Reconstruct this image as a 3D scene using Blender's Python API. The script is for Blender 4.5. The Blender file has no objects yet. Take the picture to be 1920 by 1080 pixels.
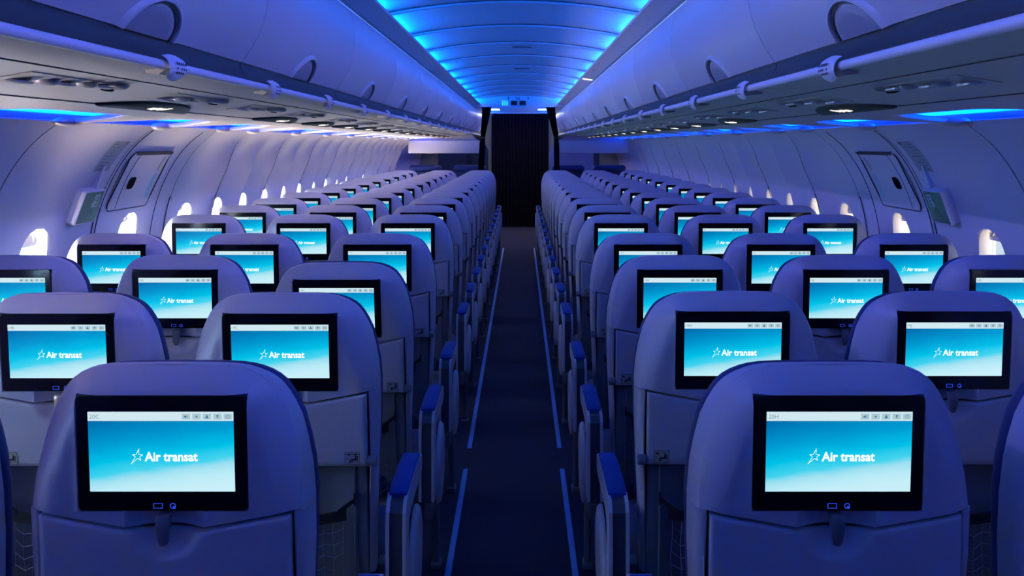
import bpy, bmesh, math, random
from mathutils import Vector, Matrix, Euler

random.seed(7)
SC = bpy.context.scene
COL = SC.collection
PI = math.pi

# ------------------------------------------------------------------ camera
FPX = 1880.0
EYE = Vector((0.033, 0.0, 1.51))
cam_d = bpy.data.cameras.new('camera')
cam = bpy.data.objects.new('camera', cam_d)
COL.objects.link(cam)
cam.location = EYE
cam.rotation_euler = (PI / 2, 0, 0)
cam_d.sensor_width = 36.0
cam_d.sensor_fit = 'HORIZONTAL'
cam_d.lens = FPX * 36.0 / 1920.0
cam_d.shift_x = -17.0 / 1920.0
cam_d.shift_y = -269.0 / 1920.0
cam_d.clip_start = 0.02
cam_d.clip_end = 200
cam_d.dof.use_dof = True
cam_d.dof.focus_distance = 2.8
cam_d.dof.aperture_fstop = 14.0
SC.camera = cam

# ------------------------------------------------------------------ view
SC.view_settings.view_transform = 'Standard'
SC.view_settings.look = 'None'
SC.view_settings.gamma = 1.0
SC.view_settings.use_curve_mapping = False
SC.view_settings.exposure = 0.25

# ------------------------------------------------------------------ outside daylight (world)
W = bpy.data.worlds.new('outside')
SC.world = W
W.use_nodes = True
nt = W.node_tree
nt.nodes.clear()
wo = nt.nodes.new('ShaderNodeOutputWorld')
bg = nt.nodes.new('ShaderNodeBackground')
tc = nt.nodes.new('ShaderNodeTexCoord')
sp = nt.nodes.new('ShaderNodeSeparateXYZ')
nt.links.new(tc.outputs['Generated'], sp.inputs[0])
mr = nt.nodes.new('ShaderNodeMapRange')
mr.inputs[1].default_value = -0.5
mr.inputs[2].default_value = 0.4
nt.links.new(sp.outputs[0], mr.inputs[0])
mz = nt.nodes.new('ShaderNodeMapRange')
mz.inputs[1].default_value = -0.30
mz.inputs[2].default_value = -0.70
nt.links.new(sp.outputs[2], mz.inputs[0])
ground = nt.nodes.new('ShaderNodeMixRGB')
ground.inputs[1].default_value = (8.5, 14.5, 22.0, 1)     # bright hazy sky on the sunny side, left
ground.inputs[2].default_value = (170.0, 133.0, 100.0, 1)  # sunlit wing and apron below it
nt.links.new(mz.outputs[0], ground.inputs[0])
mixw = nt.nodes.new('ShaderNodeMixRGB')
nt.links.new(ground.outputs[0], mixw.inputs[1])
mixw.inputs[2].default_value = (0.62, 0.74, 0.86, 1)    # shaded side, right
nt.links.new(mr.outputs[0], mixw.inputs[0])
nt.links.new(mixw.outputs[0], bg.inputs[0])
bg.inputs[1].default_value = 1.0
nt.links.new(bg.outputs[0], wo.inputs[0])


def area(name, loc, d, sx, sy, col, power, portal=False, spread=PI):
    L = bpy.data.lights.new(name, 'AREA')
    L.shape = 'RECTANGLE'
    L.size, L.size_y = sx, sy
    L.color = col
    L.energy = power
    L.spread = spread
    o = bpy.data.objects.new(name, L)
    COL.objects.link(o)
    o.location = loc
    o.rotation_euler = Vector(d).to_track_quat('-Z', 'Y').to_euler()
    if portal:
        L.cycles.is_portal = True
    return o


SUN = bpy.data.lights.new('sun', 'SUN')
SUN.energy = 2.5
SUN.angle = math.radians(0.6)
SUN.color = (1.0, 0.80, 0.55)
so = bpy.data.objects.new('sun', SUN)
COL.objects.link(so)
so.rotation_euler = Vector((1.0, 0.85, -0.12)).to_track_quat('-Z', 'Y').to_euler()

Y0, Y1 = -1.4, 18.9          # cabin extent
PANEL0, PANELP = 4.85, 0.97  # ceiling panel seams
# window portals
for s in (-1, 1):
    area('window_daylight', (s * 1.965, 8.5, 1.0), (-s, 0, 0), 20.0, 0.42, (1, 1, 1), 1, portal=True)
# ceiling cove lamps, one per ceiling panel and side
CEIL_COL = (0.0, 0.14, 1.0)
k = -6
while PANEL0 + k * PANELP < 18.5:
    ya = PANEL0 + k * PANELP
    if ya > Y0 + 0.2:
        for s in (-1, 1):
            area('ceiling_cove_lamp', (s * 0.665, ya + PANELP * 0.5, 2.114), (-s, 0, 3.4), 0.74, 0.02,
                 CEIL_COL, 18.0)
    k += 1
# sidewall cove lamps
for s in (-1, 1):
    area('sidewall_cove_lamp', (s * 1.634, 8.0, 1.604), (-s * 1.0, 0, 0.45), 19.0, 0.012, (0.0, 0.06, 1.0), 95)

# added violet fill lights along each lip, to brighten the opposite bins
for s in (-1, 1):
    area('bin_fill_light', (s * 0.5505, 8.6, 2.0915), (-s, 0, -0.46), 19.8, 0.007, (0.24, 0.225, 1.0), 19, spread=math.radians(62))


# ------------------------------------------------------------------ helpers
def tag(o, label=None, cat=None, group=None, kind=None):
    if label: o['label'] = label
    if cat: o['category'] = cat
    if group: o['group'] = group
    if kind: o['kind'] = kind
    return o


def empty(name, loc, rz=0.0):
    o = bpy.data.objects.new(name, None)
    o.empty_display_size = 0.1
    COL.objects.link(o)
    o.location = loc
    o.rotation_euler = (0, 0, rz)
    return o


def link(name, me, parent=None):
    o = bpy.data.objects.new(name, me)
    COL.objects.link(o)
    if parent is not None:
        o.parent = parent
    return o


def dup_tree(o, parent=None):
    c = o.copy()
    COL.objects.link(c)
    if parent is not None:
        c.parent = parent
    for ch in list(o.children):
        dup_tree(ch, c)
    return c


class MB:
    def __init__(s):
        s.v, s.f, s.m = [], [], []

    def add(s, vs, fs, mat=0):
        n = len(s.v)
        s.v += [tuple(v) for v in vs]
        for f in fs:
            s.f.append(tuple(i + n for i in f))
            s.m.append(mat)

    def grid(s, P, mat=0, close_u=False, close_v=False):
        nj, ni = len(P), len(P[0])
        vs = [p for r in P for p in r]
        fs = []
        for j in range(nj if close_v else nj - 1):
            for i in range(ni if close_u else ni - 1):
                a, b = j * ni + i, j * ni + (i + 1) % ni
                c, d = ((j + 1) % nj) * ni + (i + 1) % ni, ((j + 1) % nj) * ni + i
                fs.append((a, b, c, d))
        s.add(vs, fs, mat)

    def box(s, c, d, mat=0):
        x, y, z = c
        a, b, h = d[0] / 2, d[1] / 2, d[2] / 2
        vs = [(x + i * a, y + j * b, z + k * h) for k in (-1, 1) for j in (-1, 1) for i in (-1, 1)]
        s.add(vs, [(0, 2, 3, 1), (4, 5, 7, 6), (0, 1, 5, 4), (2, 6, 7, 3), (0, 4, 6, 2), (1, 3, 7, 5)], mat)

    def rbox(s, c, d, r, mat=0, seg=3):
        bm = bmesh.new()
        bmesh.ops.create_cube(bm, size=1.0)
        for v in bm.verts:
            v.co = Vector((v.co.x * d[0], v.co.y * d[1], v.co.z * d[2]))
        bmesh.ops.bevel(bm, geom=bm.edges[:], offset=min(r, min(d) * 0.49), segments=seg, profile=0.5, affect='EDGES')
        bm.verts.index_update()
        s.add([(v.co.x + c[0], v.co.y + c[1], v.co.z + c[2]) for v in bm.verts],
              [[v.index for v in f.verts] for f in bm.faces], mat)
        bm.free()

    def loft(s, rings, mat=0, cap0=True, cap1=True):
        n = len(rings[0])
        base = len(s.v)
        vs = [p for r in rings for p in r]
        fs = []
        for j in range(len(rings) - 1):
            for i in range(n):
                a, b = j * n + i, j * n + (i + 1) % n
                fs.append((a, b, b + n, a + n))
        if cap0: fs.append(tuple(range(n - 1, -1, -1)))
        if cap1: fs.append(tuple((len(rings) - 1) * n + i for i in range(n)))
        s.add(vs, fs, mat)

    def tube(s, pts, r, n=8, mat=0, caps=True):
        pts = [Vector(p) for p in pts]
        rad = r if isinstance(r, (list, tuple)) else [r] * len(pts)
        rings = []
        up = None
        for i, p in enumerate(pts):
            t = (pts[min(i + 1, len(pts) - 1)] - pts[max(i - 1, 0)]).normalized()
            if up is None:
                up = Vector((0, 0, 1)) if abs(t.z) < 0.9 else Vector((1, 0, 0))
            a = t.cross(up).normalized()
            b = a.cross(t).normalized()
            up = b
            rings.append([p + a * math.cos(2 * PI * q / n) * rad[i] + b * math.sin(2 * PI * q / n) * rad[i] for q in range(n)])
        s.loft(rings, mat, caps, caps)

    def lathe(s, prof, c=(0, 0, 0), n=20, mat=0, rot=None):
        rings = []
        for r, z in prof:
            ring = []
            for q in range(n):
                v = Vector((r * math.cos(2 * PI * q / n), r * math.sin(2 * PI * q / n), z))
                if rot is not None: v = rot @ v
                ring.append(v + Vector(c))
            rings.append(ring)
        s.loft(rings, mat)

    def poly(s, pts, mat=0):
        s.add(pts, [tuple(range(len(pts)))], mat)

    def map(s, fn):
        s.v = [tuple(fn(Vector(v))) for v in s.v]
        return s

    def mesh(s, name, mats, smooth=40, weld=True):
        me = bpy.data.meshes.new(name)
        bm = bmesh.new()
        bv = [bm.verts.new(v) for v in s.v]
        for f, m in zip(s.f, s.m):
            try:
                bf = bm.faces.new([bv[i] for i in f])
                bf.material_index = m
            except ValueError:
                pass
        if weld:
            bmesh.ops.remove_doubles(bm, verts=bm.verts[:], dist=1e-5)
            bmesh.ops.recalc_face_normals(bm, faces=bm.faces[:])
        bm.to_mesh(me)
        bm.free()
        for m in (mats if isinstance(mats, (list, tuple)) else [mats]):
            me.materials.append(m)
        if smooth:
            for p in me.polygons: p.use_smooth = True
            me.set_sharp_from_angle(angle=math.radians(smooth))
        return me

    def build(s, name, mats, parent=None, smooth=40, weld=True):
        return link(name, s.mesh(name, mats, smooth, weld), parent)


def lerp(a, b, t): return a + (b - a) * t


def interp(tbl, x):
    if x <= tbl[0][0]: return tbl[0][1]
    for (a, va), (b, vb) in zip(tbl, tbl[1:]):
        if x <= b:
            return lerp(va, vb, (x - a) / (b - a))
    return tbl[-1][1]


def catmull(pts, n):
    out = []
    P = [pts[0]] + list(pts) + [pts[-1]]
    for i in range(1, len(P) - 2):
        for q in range(n):
            t = q / n
            o = []
            for c in range(len(pts[0])):
                p0, p1, p2, p3 = P[i - 1][c], P[i][c], P[i + 1][c], P[i + 2][c]
                o.append(0.5 * (2 * p1 + (p2 - p0) * t + (2 * p0 - 5 * p1 + 4 * p2 - p3) * t * t + (3 * p1 - p0 - 3 * p2 + p3) * t ** 3))
            out.append(tuple(o))
    out.append(tuple(pts[-1]))
    return out


def smoothstep(a, b, x):
    t = max(0.0, min(1.0, (x - a) / (b - a)))
    return t * t * (3 - 2 * t)


# ------------------------------------------------------------------ materials
def mat(name, col, rough=0.5, metal=0.0, emit=None, estr=0.0, coat=0.0, noise=None, bump=None, spec=0.5):
    m = bpy.data.materials.new(name)
    m.use_nodes = True
    t = m.node_tree
    b = t.nodes['Principled BSDF']
    b.inputs['Base Color'].default_value = (*col, 1)
    b.inputs['Roughness'].default_value = rough
    b.inputs['Metallic'].default_value = metal
    b.inputs['Specular IOR Level'].default_value = spec
    b.inputs['Coat Weight'].default_value = coat
    b.inputs['Coat Roughness'].default_value = 0.08
    if emit:
        b.inputs['Emission Color'].default_value = (*emit, 1)
        b.inputs['Emission Strength'].default_value = estr
    if noise or bump:
        c = t.nodes.new('ShaderNodeTexCoord')
        n = t.nodes.new('ShaderNodeTexNoise')
        n.inputs['Scale'].default_value = (noise or bump)[0]
        n.inputs['Detail'].default_value = 4
        t.links.new(c.outputs['Object'], n.inputs['Vector'])
        if noise:
            mx = t.nodes.new('ShaderNodeMixRGB')
            mx.inputs[1].default_value = (*[x * (1 - noise[1]) for x in col], 1)
            mx.inputs[2].default_value = (*[min(1, x * (1 + noise[1])) for x in col], 1)
            t.links.new(n.outputs['Fac'], mx.inputs[0])
            t.links.new(mx.outputs[0], b.inputs['Base Color'])
        if bump:
            bp = t.nodes.new('ShaderNodeBump')
            bp.inputs['Strength'].default_value = bump[1]
            bp.inputs['Distance'].default_value = 0.002
            t.links.new(n.outputs['Fac'], bp.inputs['Height'])
            t.links.new(bp.outputs[0], b.inputs['Normal'])
    return m


M = {}
M['shell'] = mat('seat_shell_plastic', (0.50, 0.48, 0.52), 0.40, bump=(900, 0.06))
M['tray'] = mat('tray_plastic', (0.50, 0.49, 0.52), 0.45, bump=(900, 0.06))
M['lower'] = mat('shaded_lower_plastic', (0.15, 0.16, 0.19), 0.5)  # shell plastic darkened: shadow on the lower back is put into the colour
M['uphol'] = mat('navy_upholstery', (0.016, 0.028, 0.11), 0.6, noise=(60, 0.2))
M['armpad'] = mat('blue_arm_pad', (0.012, 0.06, 0.30), 0.65, spec=0.15)
M['armframe'] = mat('armrest_plastic', (0.52, 0.51, 0.56), 0.4)
M['armdark'] = mat('armrest_channel', (0.05, 0.05, 0.07), 0.4)
M['bezel'] = mat('black_gloss_bezel', (0.004, 0.004, 0.005), 0.12)
M['port'] = mat('blue_lit_port_ring', (0.02, 0.04, 0.3), 0.4, emit=(0.03, 0.10, 0.9), estr=0.55)
M['latch'] = mat('dark_grey_latch', (0.15, 0.155, 0.18), 0.28)
M['strap'] = mat('black_elastic', (0.01, 0.01, 0.014), 0.8)
M['net'] = mat('grey_net_cord', (0.25, 0.26, 0.3), 0.7)
M['leg'] = mat('grey_metal_leg', (0.30, 0.31, 0.34), 0.4, metal=0.5)
M['sticker'] = mat('placard_ivory', (0.40, 0.38, 0.30), 0.5)
M['stickerclear'] = mat('placard_clear', (0.34, 0.33, 0.35), 0.4)
M['ink'] = mat('black_print', (0.012, 0.011, 0.012), 0.5)
M['orange'] = mat('orange_print', (0.5, 0.2, 0.05), 0.5)
M['wall'] = mat('sidewall_lining', (0.66, 0.63, 0.66), 0.5, bump=(500, 0.03))
M['seam'] = mat('dark_seam', (0.05, 0.05, 0.06), 0.6)
M['bin'] = mat('bin_door_satin', (0.58, 0.57, 0.61), 0.36)
M['handle'] = mat('bin_paddle_shaded', (0.30, 0.30, 0.34), 0.4)  # plate darker than the door: recess shade is put into its colour
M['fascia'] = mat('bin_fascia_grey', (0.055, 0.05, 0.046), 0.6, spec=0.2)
M['rail'] = mat('pale_rail', (0.72, 0.72, 0.80), 0.35)
M['under'] = mat('underside_panel', (0.56, 0.55, 0.55), 0.45, bump=(600, 0.03))
M['ceil'] = mat('ceiling_panel', (0.50, 0.50, 0.55), 0.42)
M['lip'] = mat('lip_panel', (0.52, 0.50, 0.56), 0.45)
M['carpet'] = mat('navy_carpet', (0.012, 0.012, 0.042), 0.95, noise=(240, 0.75), bump=(300, 0.5))
M['strip'] = mat('floor_path_strip', (0.10, 0.34, 0.80), 0.4)
M['kick'] = mat('dado_grey', (0.20, 0.20, 0.25), 0.6)
M['curtain'] = mat('navy_curtain', (0.0012, 0.0011, 0.014), 0.95, spec=0.1)
M['galley'] = mat('beige_galley_wall', (0.42, 0.41, 0.33), 0.55)
M['olive'] = mat('dark_olive_panel', (0.075, 0.07, 0.055), 0.55)
M['partition'] = mat('lavender_partition', (0.42, 0.40, 0.50), 0.5)
M['lens'] = mat('smoked_lens', (0.012, 0.012, 0.02), 0.45, spec=0.15)
M['chrome'] = mat('satin_chrome', (0.62, 0.62, 0.64), 0.35, metal=0.6)
M['darkhole'] = mat('dark_recess', (0.004, 0.004, 0.005), 0.9, spec=0.05)
M['signlit'] = mat('lit_sign', (0.8, 0.8, 0.8), 0.4, emit=(1.0, 0.80, 0.60), estr=2.6)
M['red'] = mat('lit_red', (0.8, 0.1, 0.1), 0.4, emit=(1.0, 0.25, 0.12), estr=1.2)
M['cyanlit'] = mat('lit_cyan', (0.1, 0.6, 0.8), 0.4, emit=(0.03, 0.55, 1.0), estr=1.1)
M['glow'] = mat('lamp_and_clip_glow', (0.8, 0.8, 0.7), 0.4, emit=(1.0, 0.93, 0.76), estr=1.6)
M['green'] = mat('green_exit_face', (0.010, 0.11, 0.085), 0.35)
M['exitwhite'] = mat('exit_figure_white', (0.45, 0.62, 0.58), 0.4)
M['exitdark'] = mat('exit_figure_dark', (0.01, 0.06, 0.055), 0.4)
M['cyanlabel'] = mat('cyan_label', (0.20, 0.55, 0.65), 0.4)
M['white'] = mat('screen_white', (0.0, 0.0, 0.0), 0.3, emit=(0.9, 0.95, 0.95), estr=1.0)
M['bar'] = mat('screen_bar', (0.0, 0.0, 0.0), 0.12, emit=(0.56, 0.72, 0.77), estr=0.95)
M['barbox'] = mat('screen_bar_box', (0.0, 0.0, 0.0), 0.12, emit=(0.36, 0.50, 0.56), estr=0.95)
M['icon'] = mat('screen_icon', (0.0, 0.0, 0.0), 0.2, emit=(0.02, 0.14, 0.26), estr=1.0)
M['seatno'] = mat('screen_seat_number', (0.0, 0.0, 0.0), 0.2, emit=(0.16, 0.26, 0.33), estr=1.0)
M['reveal'] = mat('window_reveal', (0.70, 0.68, 0.68), 0.5)
M['shade'] = mat('window_shade', (0.70, 0.68, 0.64), 0.6)
M['club'] = mat('blue_club_leather', (0.012, 0.03, 0.14), 0.4)

# thin clear pane
pm = bpy.data.materials.new('clear_pane')
pm.use_nodes = True
t = pm.node_tree
t.nodes.clear()
o_ = t.nodes.new('ShaderNodeOutputMaterial')
mx = t.nodes.new('ShaderNodeMixShader')
tr = t.nodes.new('ShaderNodeBsdfTransparent')
gl = t.nodes.new('ShaderNodeBsdfGlossy')
gl.inputs['Roughness'].default_value = 0.05
tr.inputs[0].default_value = (0.93, 0.94, 0.95, 1)
mx.inputs[0].default_value = 0.05
t.links.new(tr.outputs[0], mx.inputs[1])
t.links.new(gl.outputs[0], mx.inputs[2])
t.links.new(mx.outputs[0], o_.inputs[0])
M['pane'] = pm

# the picture on the seat screens: blue sky going down to pale cloud (object space)
dm = bpy.data.materials.new('screen_picture')
dm.use_nodes = True
t = dm.node_tree
b = t.nodes['Principled BSDF']
b.inputs['Base Color'].default_value = (0, 0, 0, 1)
b.inputs['Roughness'].default_value = 0.12
c = t.nodes.new('ShaderNodeTexCoord')
s_ = t.nodes.new('ShaderNodeSeparateXYZ')
t.links.new(c.outputs['Object'], s_.inputs[0])
nz = t.nodes.new('ShaderNodeTexNoise')
nz.inputs['Scale'].default_value = 22
nz.inputs['Detail'].default_value = 6
mp = t.nodes.new('ShaderNodeMapping')
mp.inputs['Scale'].default_value = (0.6, 1, 2.6)
t.links.new(c.outputs['Object'], mp.inputs[0])
t.links.new(mp.outputs[0], nz.inputs['Vector'])


def math_node(op, a, bv):
    n = t.nodes.new('ShaderNodeMath')
    n.operation = op
    for i, q in enumerate((a, bv)):
        if isinstance(q, (int, float)):
            n.inputs[i].default_value = q
        else:
            t.links.new(q, n.inputs[i])
    return n.outputs[0]


zz = math_node('SUBTRACT', s_.outputs[2], 0.962)
zz = math_node('DIVIDE', zz, 0.130)
zz = math_node('ADD', zz, math_node('MULTIPLY', s_.outputs[0], -1.15))
zz = math_node('ADD', zz, math_node('MULTIPLY', math_node('SUBTRACT', nz.outputs['Fac'], 0.5), 0.12))
cr = t.nodes.new('ShaderNodeValToRGB')
t.links.new(zz, cr.inputs[0])
el = cr.color_ramp.elements
el[0].position = 0.0
el[0].color = (0.55, 0.82, 0.90, 1)
el[1].position = 1.0
el[1].color = (0.0, 0.14, 0.40, 1)
for p_, c_ in ((0.13, (0.46, 0.79, 0.89, 1)), (0.22, (0.34, 0.72, 0.84, 1)), (0.31, (0.05, 0.62, 0.82, 1)), (0.46, (0.0, 0.52, 0.77, 1)), (0.70, (0.0, 0.30, 0.60, 1))):
    e = cr.color_ramp.elements.new(p_)
    e.color = c_
t.links.new(cr.outputs[0], b.inputs['Emission Color'])
b.inputs['Emission Strength'].default_value = 0.88
M['picture'] = dm

# ------------------------------------------------------------------ structure: floor
fl = MB()
fl.box((0, (Y0 + Y1) / 2, -0.03), (3.62, Y1 - Y0, 0.06))
tag(fl.build('floor', M['carpet'], smooth=0), 'dark navy carpet of the cabin floor', kind='structure')

# ceiling: arched panels with a small roll at every seam
def ceil_z(x): return 2.206 - 0.050 * (x / 0.56) ** 2


cl = MB()
k = -7
while PANEL0 + k * PANELP < Y1 - 0.01:
    ya = max(Y0, PANEL0 + k * PANELP)
    yb = min(Y1, PANEL0 + (k + 1) * PANELP)
    k += 1
    if yb - ya < 0.02: continue
    ys = [(0.0, 0.016), (0.004, 0.006), (0.010, -0.005), (0.025, -0.010), (0.05, -0.009), (0.09, -0.005), (0.16, -0.001), (0.5, 0.005), (0.84, 0.005), (0.94, 0.004), (0.985, 0.003), (0.996, 0.006), (1.0, 0.018)]
    xs = [-0.72 + 1.44 * i / 36 for i in range(37)]
    cl.grid([[(x, lerp(ya, yb, u), ceil_z(x) + dz) for x in xs] for u, dz in ys])
    cl.tube([(x, ya, ceil_z(x) + 0.004) for x in xs], 0.005, 6, 1)
    cl.grid([[(x, y, ceil_z(x) + 0.03) for x in (-0.72, -0.4, 0, 0.4, 0.72)] for y in (ya, yb)])
tag(cl.build('ceiling', [M['ceil'], M['seam']], smooth=50), kind='structure')

# lips hiding the ceiling lamps, one per side
trim_n = 0
for s in (-1, 1):
    trim_n += 1
    mb = MB()
    prof = [(0.552, 2.096), (0.558, 2.088), (0.660, 2.074), (0.664, 2.080), (0.69, 2.082), (0.69, 2.090), (0.560, 2.0985)]
    k = -6
    ya = Y0
    seams = [Y0] + [PANEL0 + q * PANELP for q in range(-6, 15) if Y0 < PANEL0 + q * PANELP < Y1] + [Y1]
    for a, bb in zip(seams, seams[1:]):
        mb.loft([[(s * x, y, z) for x, z in prof] for y in (a + 0.0015, bb - 0.0015)])
    tag(mb.build('trim_%d' % trim_n, M['lip'], smooth=30), kind='structure')
    # unseen outer shell added above the bins to keep daylight out
    trim_n += 1
    mb = MB()
    mb.box((s * 0.79, (Y0 + Y1) / 2, 2.16), (0.1, Y1 - Y0, 0.16))
    mb.box((s * 1.06, (Y0 + Y1) / 2, 2.12), (0.54, Y1 - Y0, 0.02))
    mb.box((s * 1.34, (Y0 + Y1) / 2, 1.91), (0.02, Y1 - Y0, 0.44))
    tag(mb.build('trim_%d' % trim_n, M['lip'], smooth=0), kind='structure')

# ------------------------------------------------------------------ structure: side walls with windows
WALLP = catmull([(1.76, 0.0), (1.80, 0.25), (1.852, 0.50), (1.888, 0.74), (1.900, 0.95), (1.882, 1.12), (1.840, 1.27), (1.772, 1.41), (1.69, 1.515), (1.592, 1.592)], 8)
ARC = [0.0]
for a, bb in zip(WALLP, WALLP[1:]):
    ARC.append(ARC[-1] + math.hypot(bb[0] - a[0], bb[1] - a[1]))
SMAX = ARC[-1]


def wall_xz(sv):
    sv = max(0.0, min(SMAX, sv))
    for i in range(len(ARC) - 1):
        if sv <= ARC[i + 1] + 1e-9:
            t = (sv - ARC[i]) / (ARC[i + 1] - ARC[i])
            x, z = lerp(WALLP[i][0], WALLP[i + 1][0], t), lerp(WALLP[i][1], WALLP[i + 1][1], t)
            dx, dz = WALLP[i + 1][0] - WALLP[i][0], WALLP[i + 1][1] - WALLP[i][1]
            L = math.hypot(dx, dz)
            return x, z, (-dz / L, dx / L)   # inward normal (towards the aisle)
    return None


def s_of_z(z):
    for i in range(len(WALLP) - 1):
        if WALLP[i][1] <= z <= WALLP[i + 1][1]:
            return lerp(ARC[i], ARC[i + 1], (z - WALLP[i][1]) / (WALLP[i + 1][1] - WALLP[i][1]))
    return SMAX


SW = s_of_z(1.005)
SEAMS = [0.10, 1.25, 2.40, 3.54, 4.47, 5.40, 6.00]
while SEAMS[-1] + 1.147 < Y1: SEAMS.append(SEAMS[-1] + 1.147)
BAYS = []            # (y0, y1, window y or None, ribbed)
BAYS.append((Y0, 0.10, None, False))
for a, bb in zip(SEAMS, SEAMS[1:]):
    if 1.2 < a and bb <= 2.41:
        BAYS.append((a, (a + bb) / 2, (a * 0.75 + bb * 0.25), False))
        BAYS.append(((a + bb) / 2, bb, (a * 0.25 + bb * 0.75), False))
    elif bb <= 3.55:
        BAYS.append((a, bb, None, False))
    elif bb <= 4.48:
        BAYS.append((a, bb, 3.96, False))
    elif bb <= 5.41:
        BAYS.append((a, bb, 4.90, False))
    elif bb <= 6.01:
        BAYS.append((a, bb, 5.70, 'R'))
    else:
        mid = (a + bb) / 2
        BAYS.append((a, mid, (a + mid) / 2, True))
        BAYS.append((mid, bb, (mid + bb) / 2, True if bb < SEAMS[-1] - 0.01 else 'L'))
BAYS.append((SEAMS[-1], Y1, None, False))
BAYS = [b if b[2] is None or b[2] < 14.9 else (b[0], b[1], None, False if b[1] > 15.6 else False) for b in BAYS]
_i = max(i for i, b in enumerate(BAYS) if b[2] is not None)
BAYS[_i] = BAYS[_i][:3] + ('L',)


def wall_pt(side, y, sv, bay, depth=0.0):
    x, z, n = wall_xz(sv)
    d = depth
    if bay[3]:
        tt = (y - bay[2]) / ((bay[1] - bay[0]) / 2)
        if bay[3] == 'R': tt = max(0.0, tt)
        if bay[3] == 'L': tt = min(0.0, tt)
        fade = smoothstep(s_of_z(0.55), s_of_z(0.85), sv) * (1 - smoothstep(s_of_z(1.36), SMAX - 0.015, sv))
        d += 0.066 * min(1.0, abs(tt)) ** 1.9 * fade
    # groove at panel seams
    for q in SEAMS:
        if abs(y - q) < 0.0045: d -= 0.008
    return (side * (x + n[0] * d), y, z + n[1] * d)


def wall_bay(mb, side, bay):
    y0, y1, wy, rib = bay
    e = 0.005
    ys = [y0, y0 + e * 0.6, y0 + e, y0 + 2.2 * e] + [lerp(y0 + 2.2 * e, y1 - 2.2 * e, i / 14) for i in range(1, 14)] + [y1 - 2.2 * e, y1 - e, y1 - 0.6 * e, y1]
    if wy is None:
        ss = [SMAX * i / 40 for i in range(41)]
        mb.grid([[wall_pt(side, y, q, bay) for y in ys] for q in ss])
        return
    h0, h1 = SW - 0.235, SW + 0.235
    s_lo = [h0 * i / 14 for i in range(15)]
    s_hi = [lerp(h1, SMAX, i / 16) for i in range(17)]
    mb.grid([[wall_pt(side, y, q, bay) for y in ys] for q in s_lo])
    mb.grid([[wall_pt(side, y, q, bay) for y in ys] for q in s_hi])
    sv = [lerp(h0, h1, i / 14) for i in range(15)]
    loop = [(y, h0) for y in ys] + [(ys[-1], q) for q in sv[1:]] + [(y, h1) for y in ys[-2::-1]] + [(ys[0], q) for q in sv[-2:0:-1]]
    rings = []
    inner = []
    for (y, q) in loop:
        th = math.atan2((q - SW) / 0.17, (y - wy) / 0.118)
        cy, cs = math.cos(th), math.sin(th)
        ex = 2 / 2.45
        inner.append((wy + 0.118 * math.copysign(abs(cy) ** ex, cy), SW + 0.172 * math.copysign(abs(cs) ** ex, cs)))
    for u, dep in ((0, 0), (0.25, 0), (0.5, 0), (0.72, 0), (0.88, 0), (0.95, -0.001), (1.0, -0.006)):
        rings.append([wall_pt(side, lerp(p[0], q[0], u), lerp(p[1], q[1], u), bay, dep) for p, q in zip(loop, inner)])
    mb.grid(rings, close_u=True)


def oval(side, wy, f, depth, n=40, bay=None, dy=0.0):
    out = []
    for i in range(n):
        th = 2 * PI * i / n
        cy, cs = math.cos(th), math.sin(th)
        ex = 2 / 2.45
        y = wy + dy + 0.1185 * f * math.copysign(abs(cy) ** ex, cy)
        sv = SW + 0.1725 * f * math.copysign(abs(cs) ** ex, cs)
        out.append(wall_pt(side, y, sv, bay, depth))
    return out


WINY = [b for b in BAYS if b[2] is not None and b[2] < 14.9]
for side, nm in ((-1, 'left'), (1, 'right')):
    mb = MB()
    for bay in BAYS: wall_bay(mb, side, bay)
    # dark joint lines between the panels
    for bay in BAYS:
        if any(abs(bay[0] - q) < 1e-6 for q in SEAMS):
            mb.tube([(lambda p: (p[0] - side * 0.0058, p[1], p[2]))(wall_pt(side, bay[0] + 0.0001, lerp(0.1, SMAX - 0.004, i / 40), bay)) for i in range(41)], 0.0030, 6, 1)
    # top return edge into the cove
    mb.grid([[(side * x, y, z) for y in (Y0, Y1)] for x, z in ((1.592, 1.592), (1.597, 1.597), (1.606, 1.597), (1.625, 1.585), (1.69, 1.565), (1.74, 1.585))])
    w = tag(mb.build('wall_' + nm, [M['wall'], M['seam']], smooth=35), kind='structure')

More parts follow.
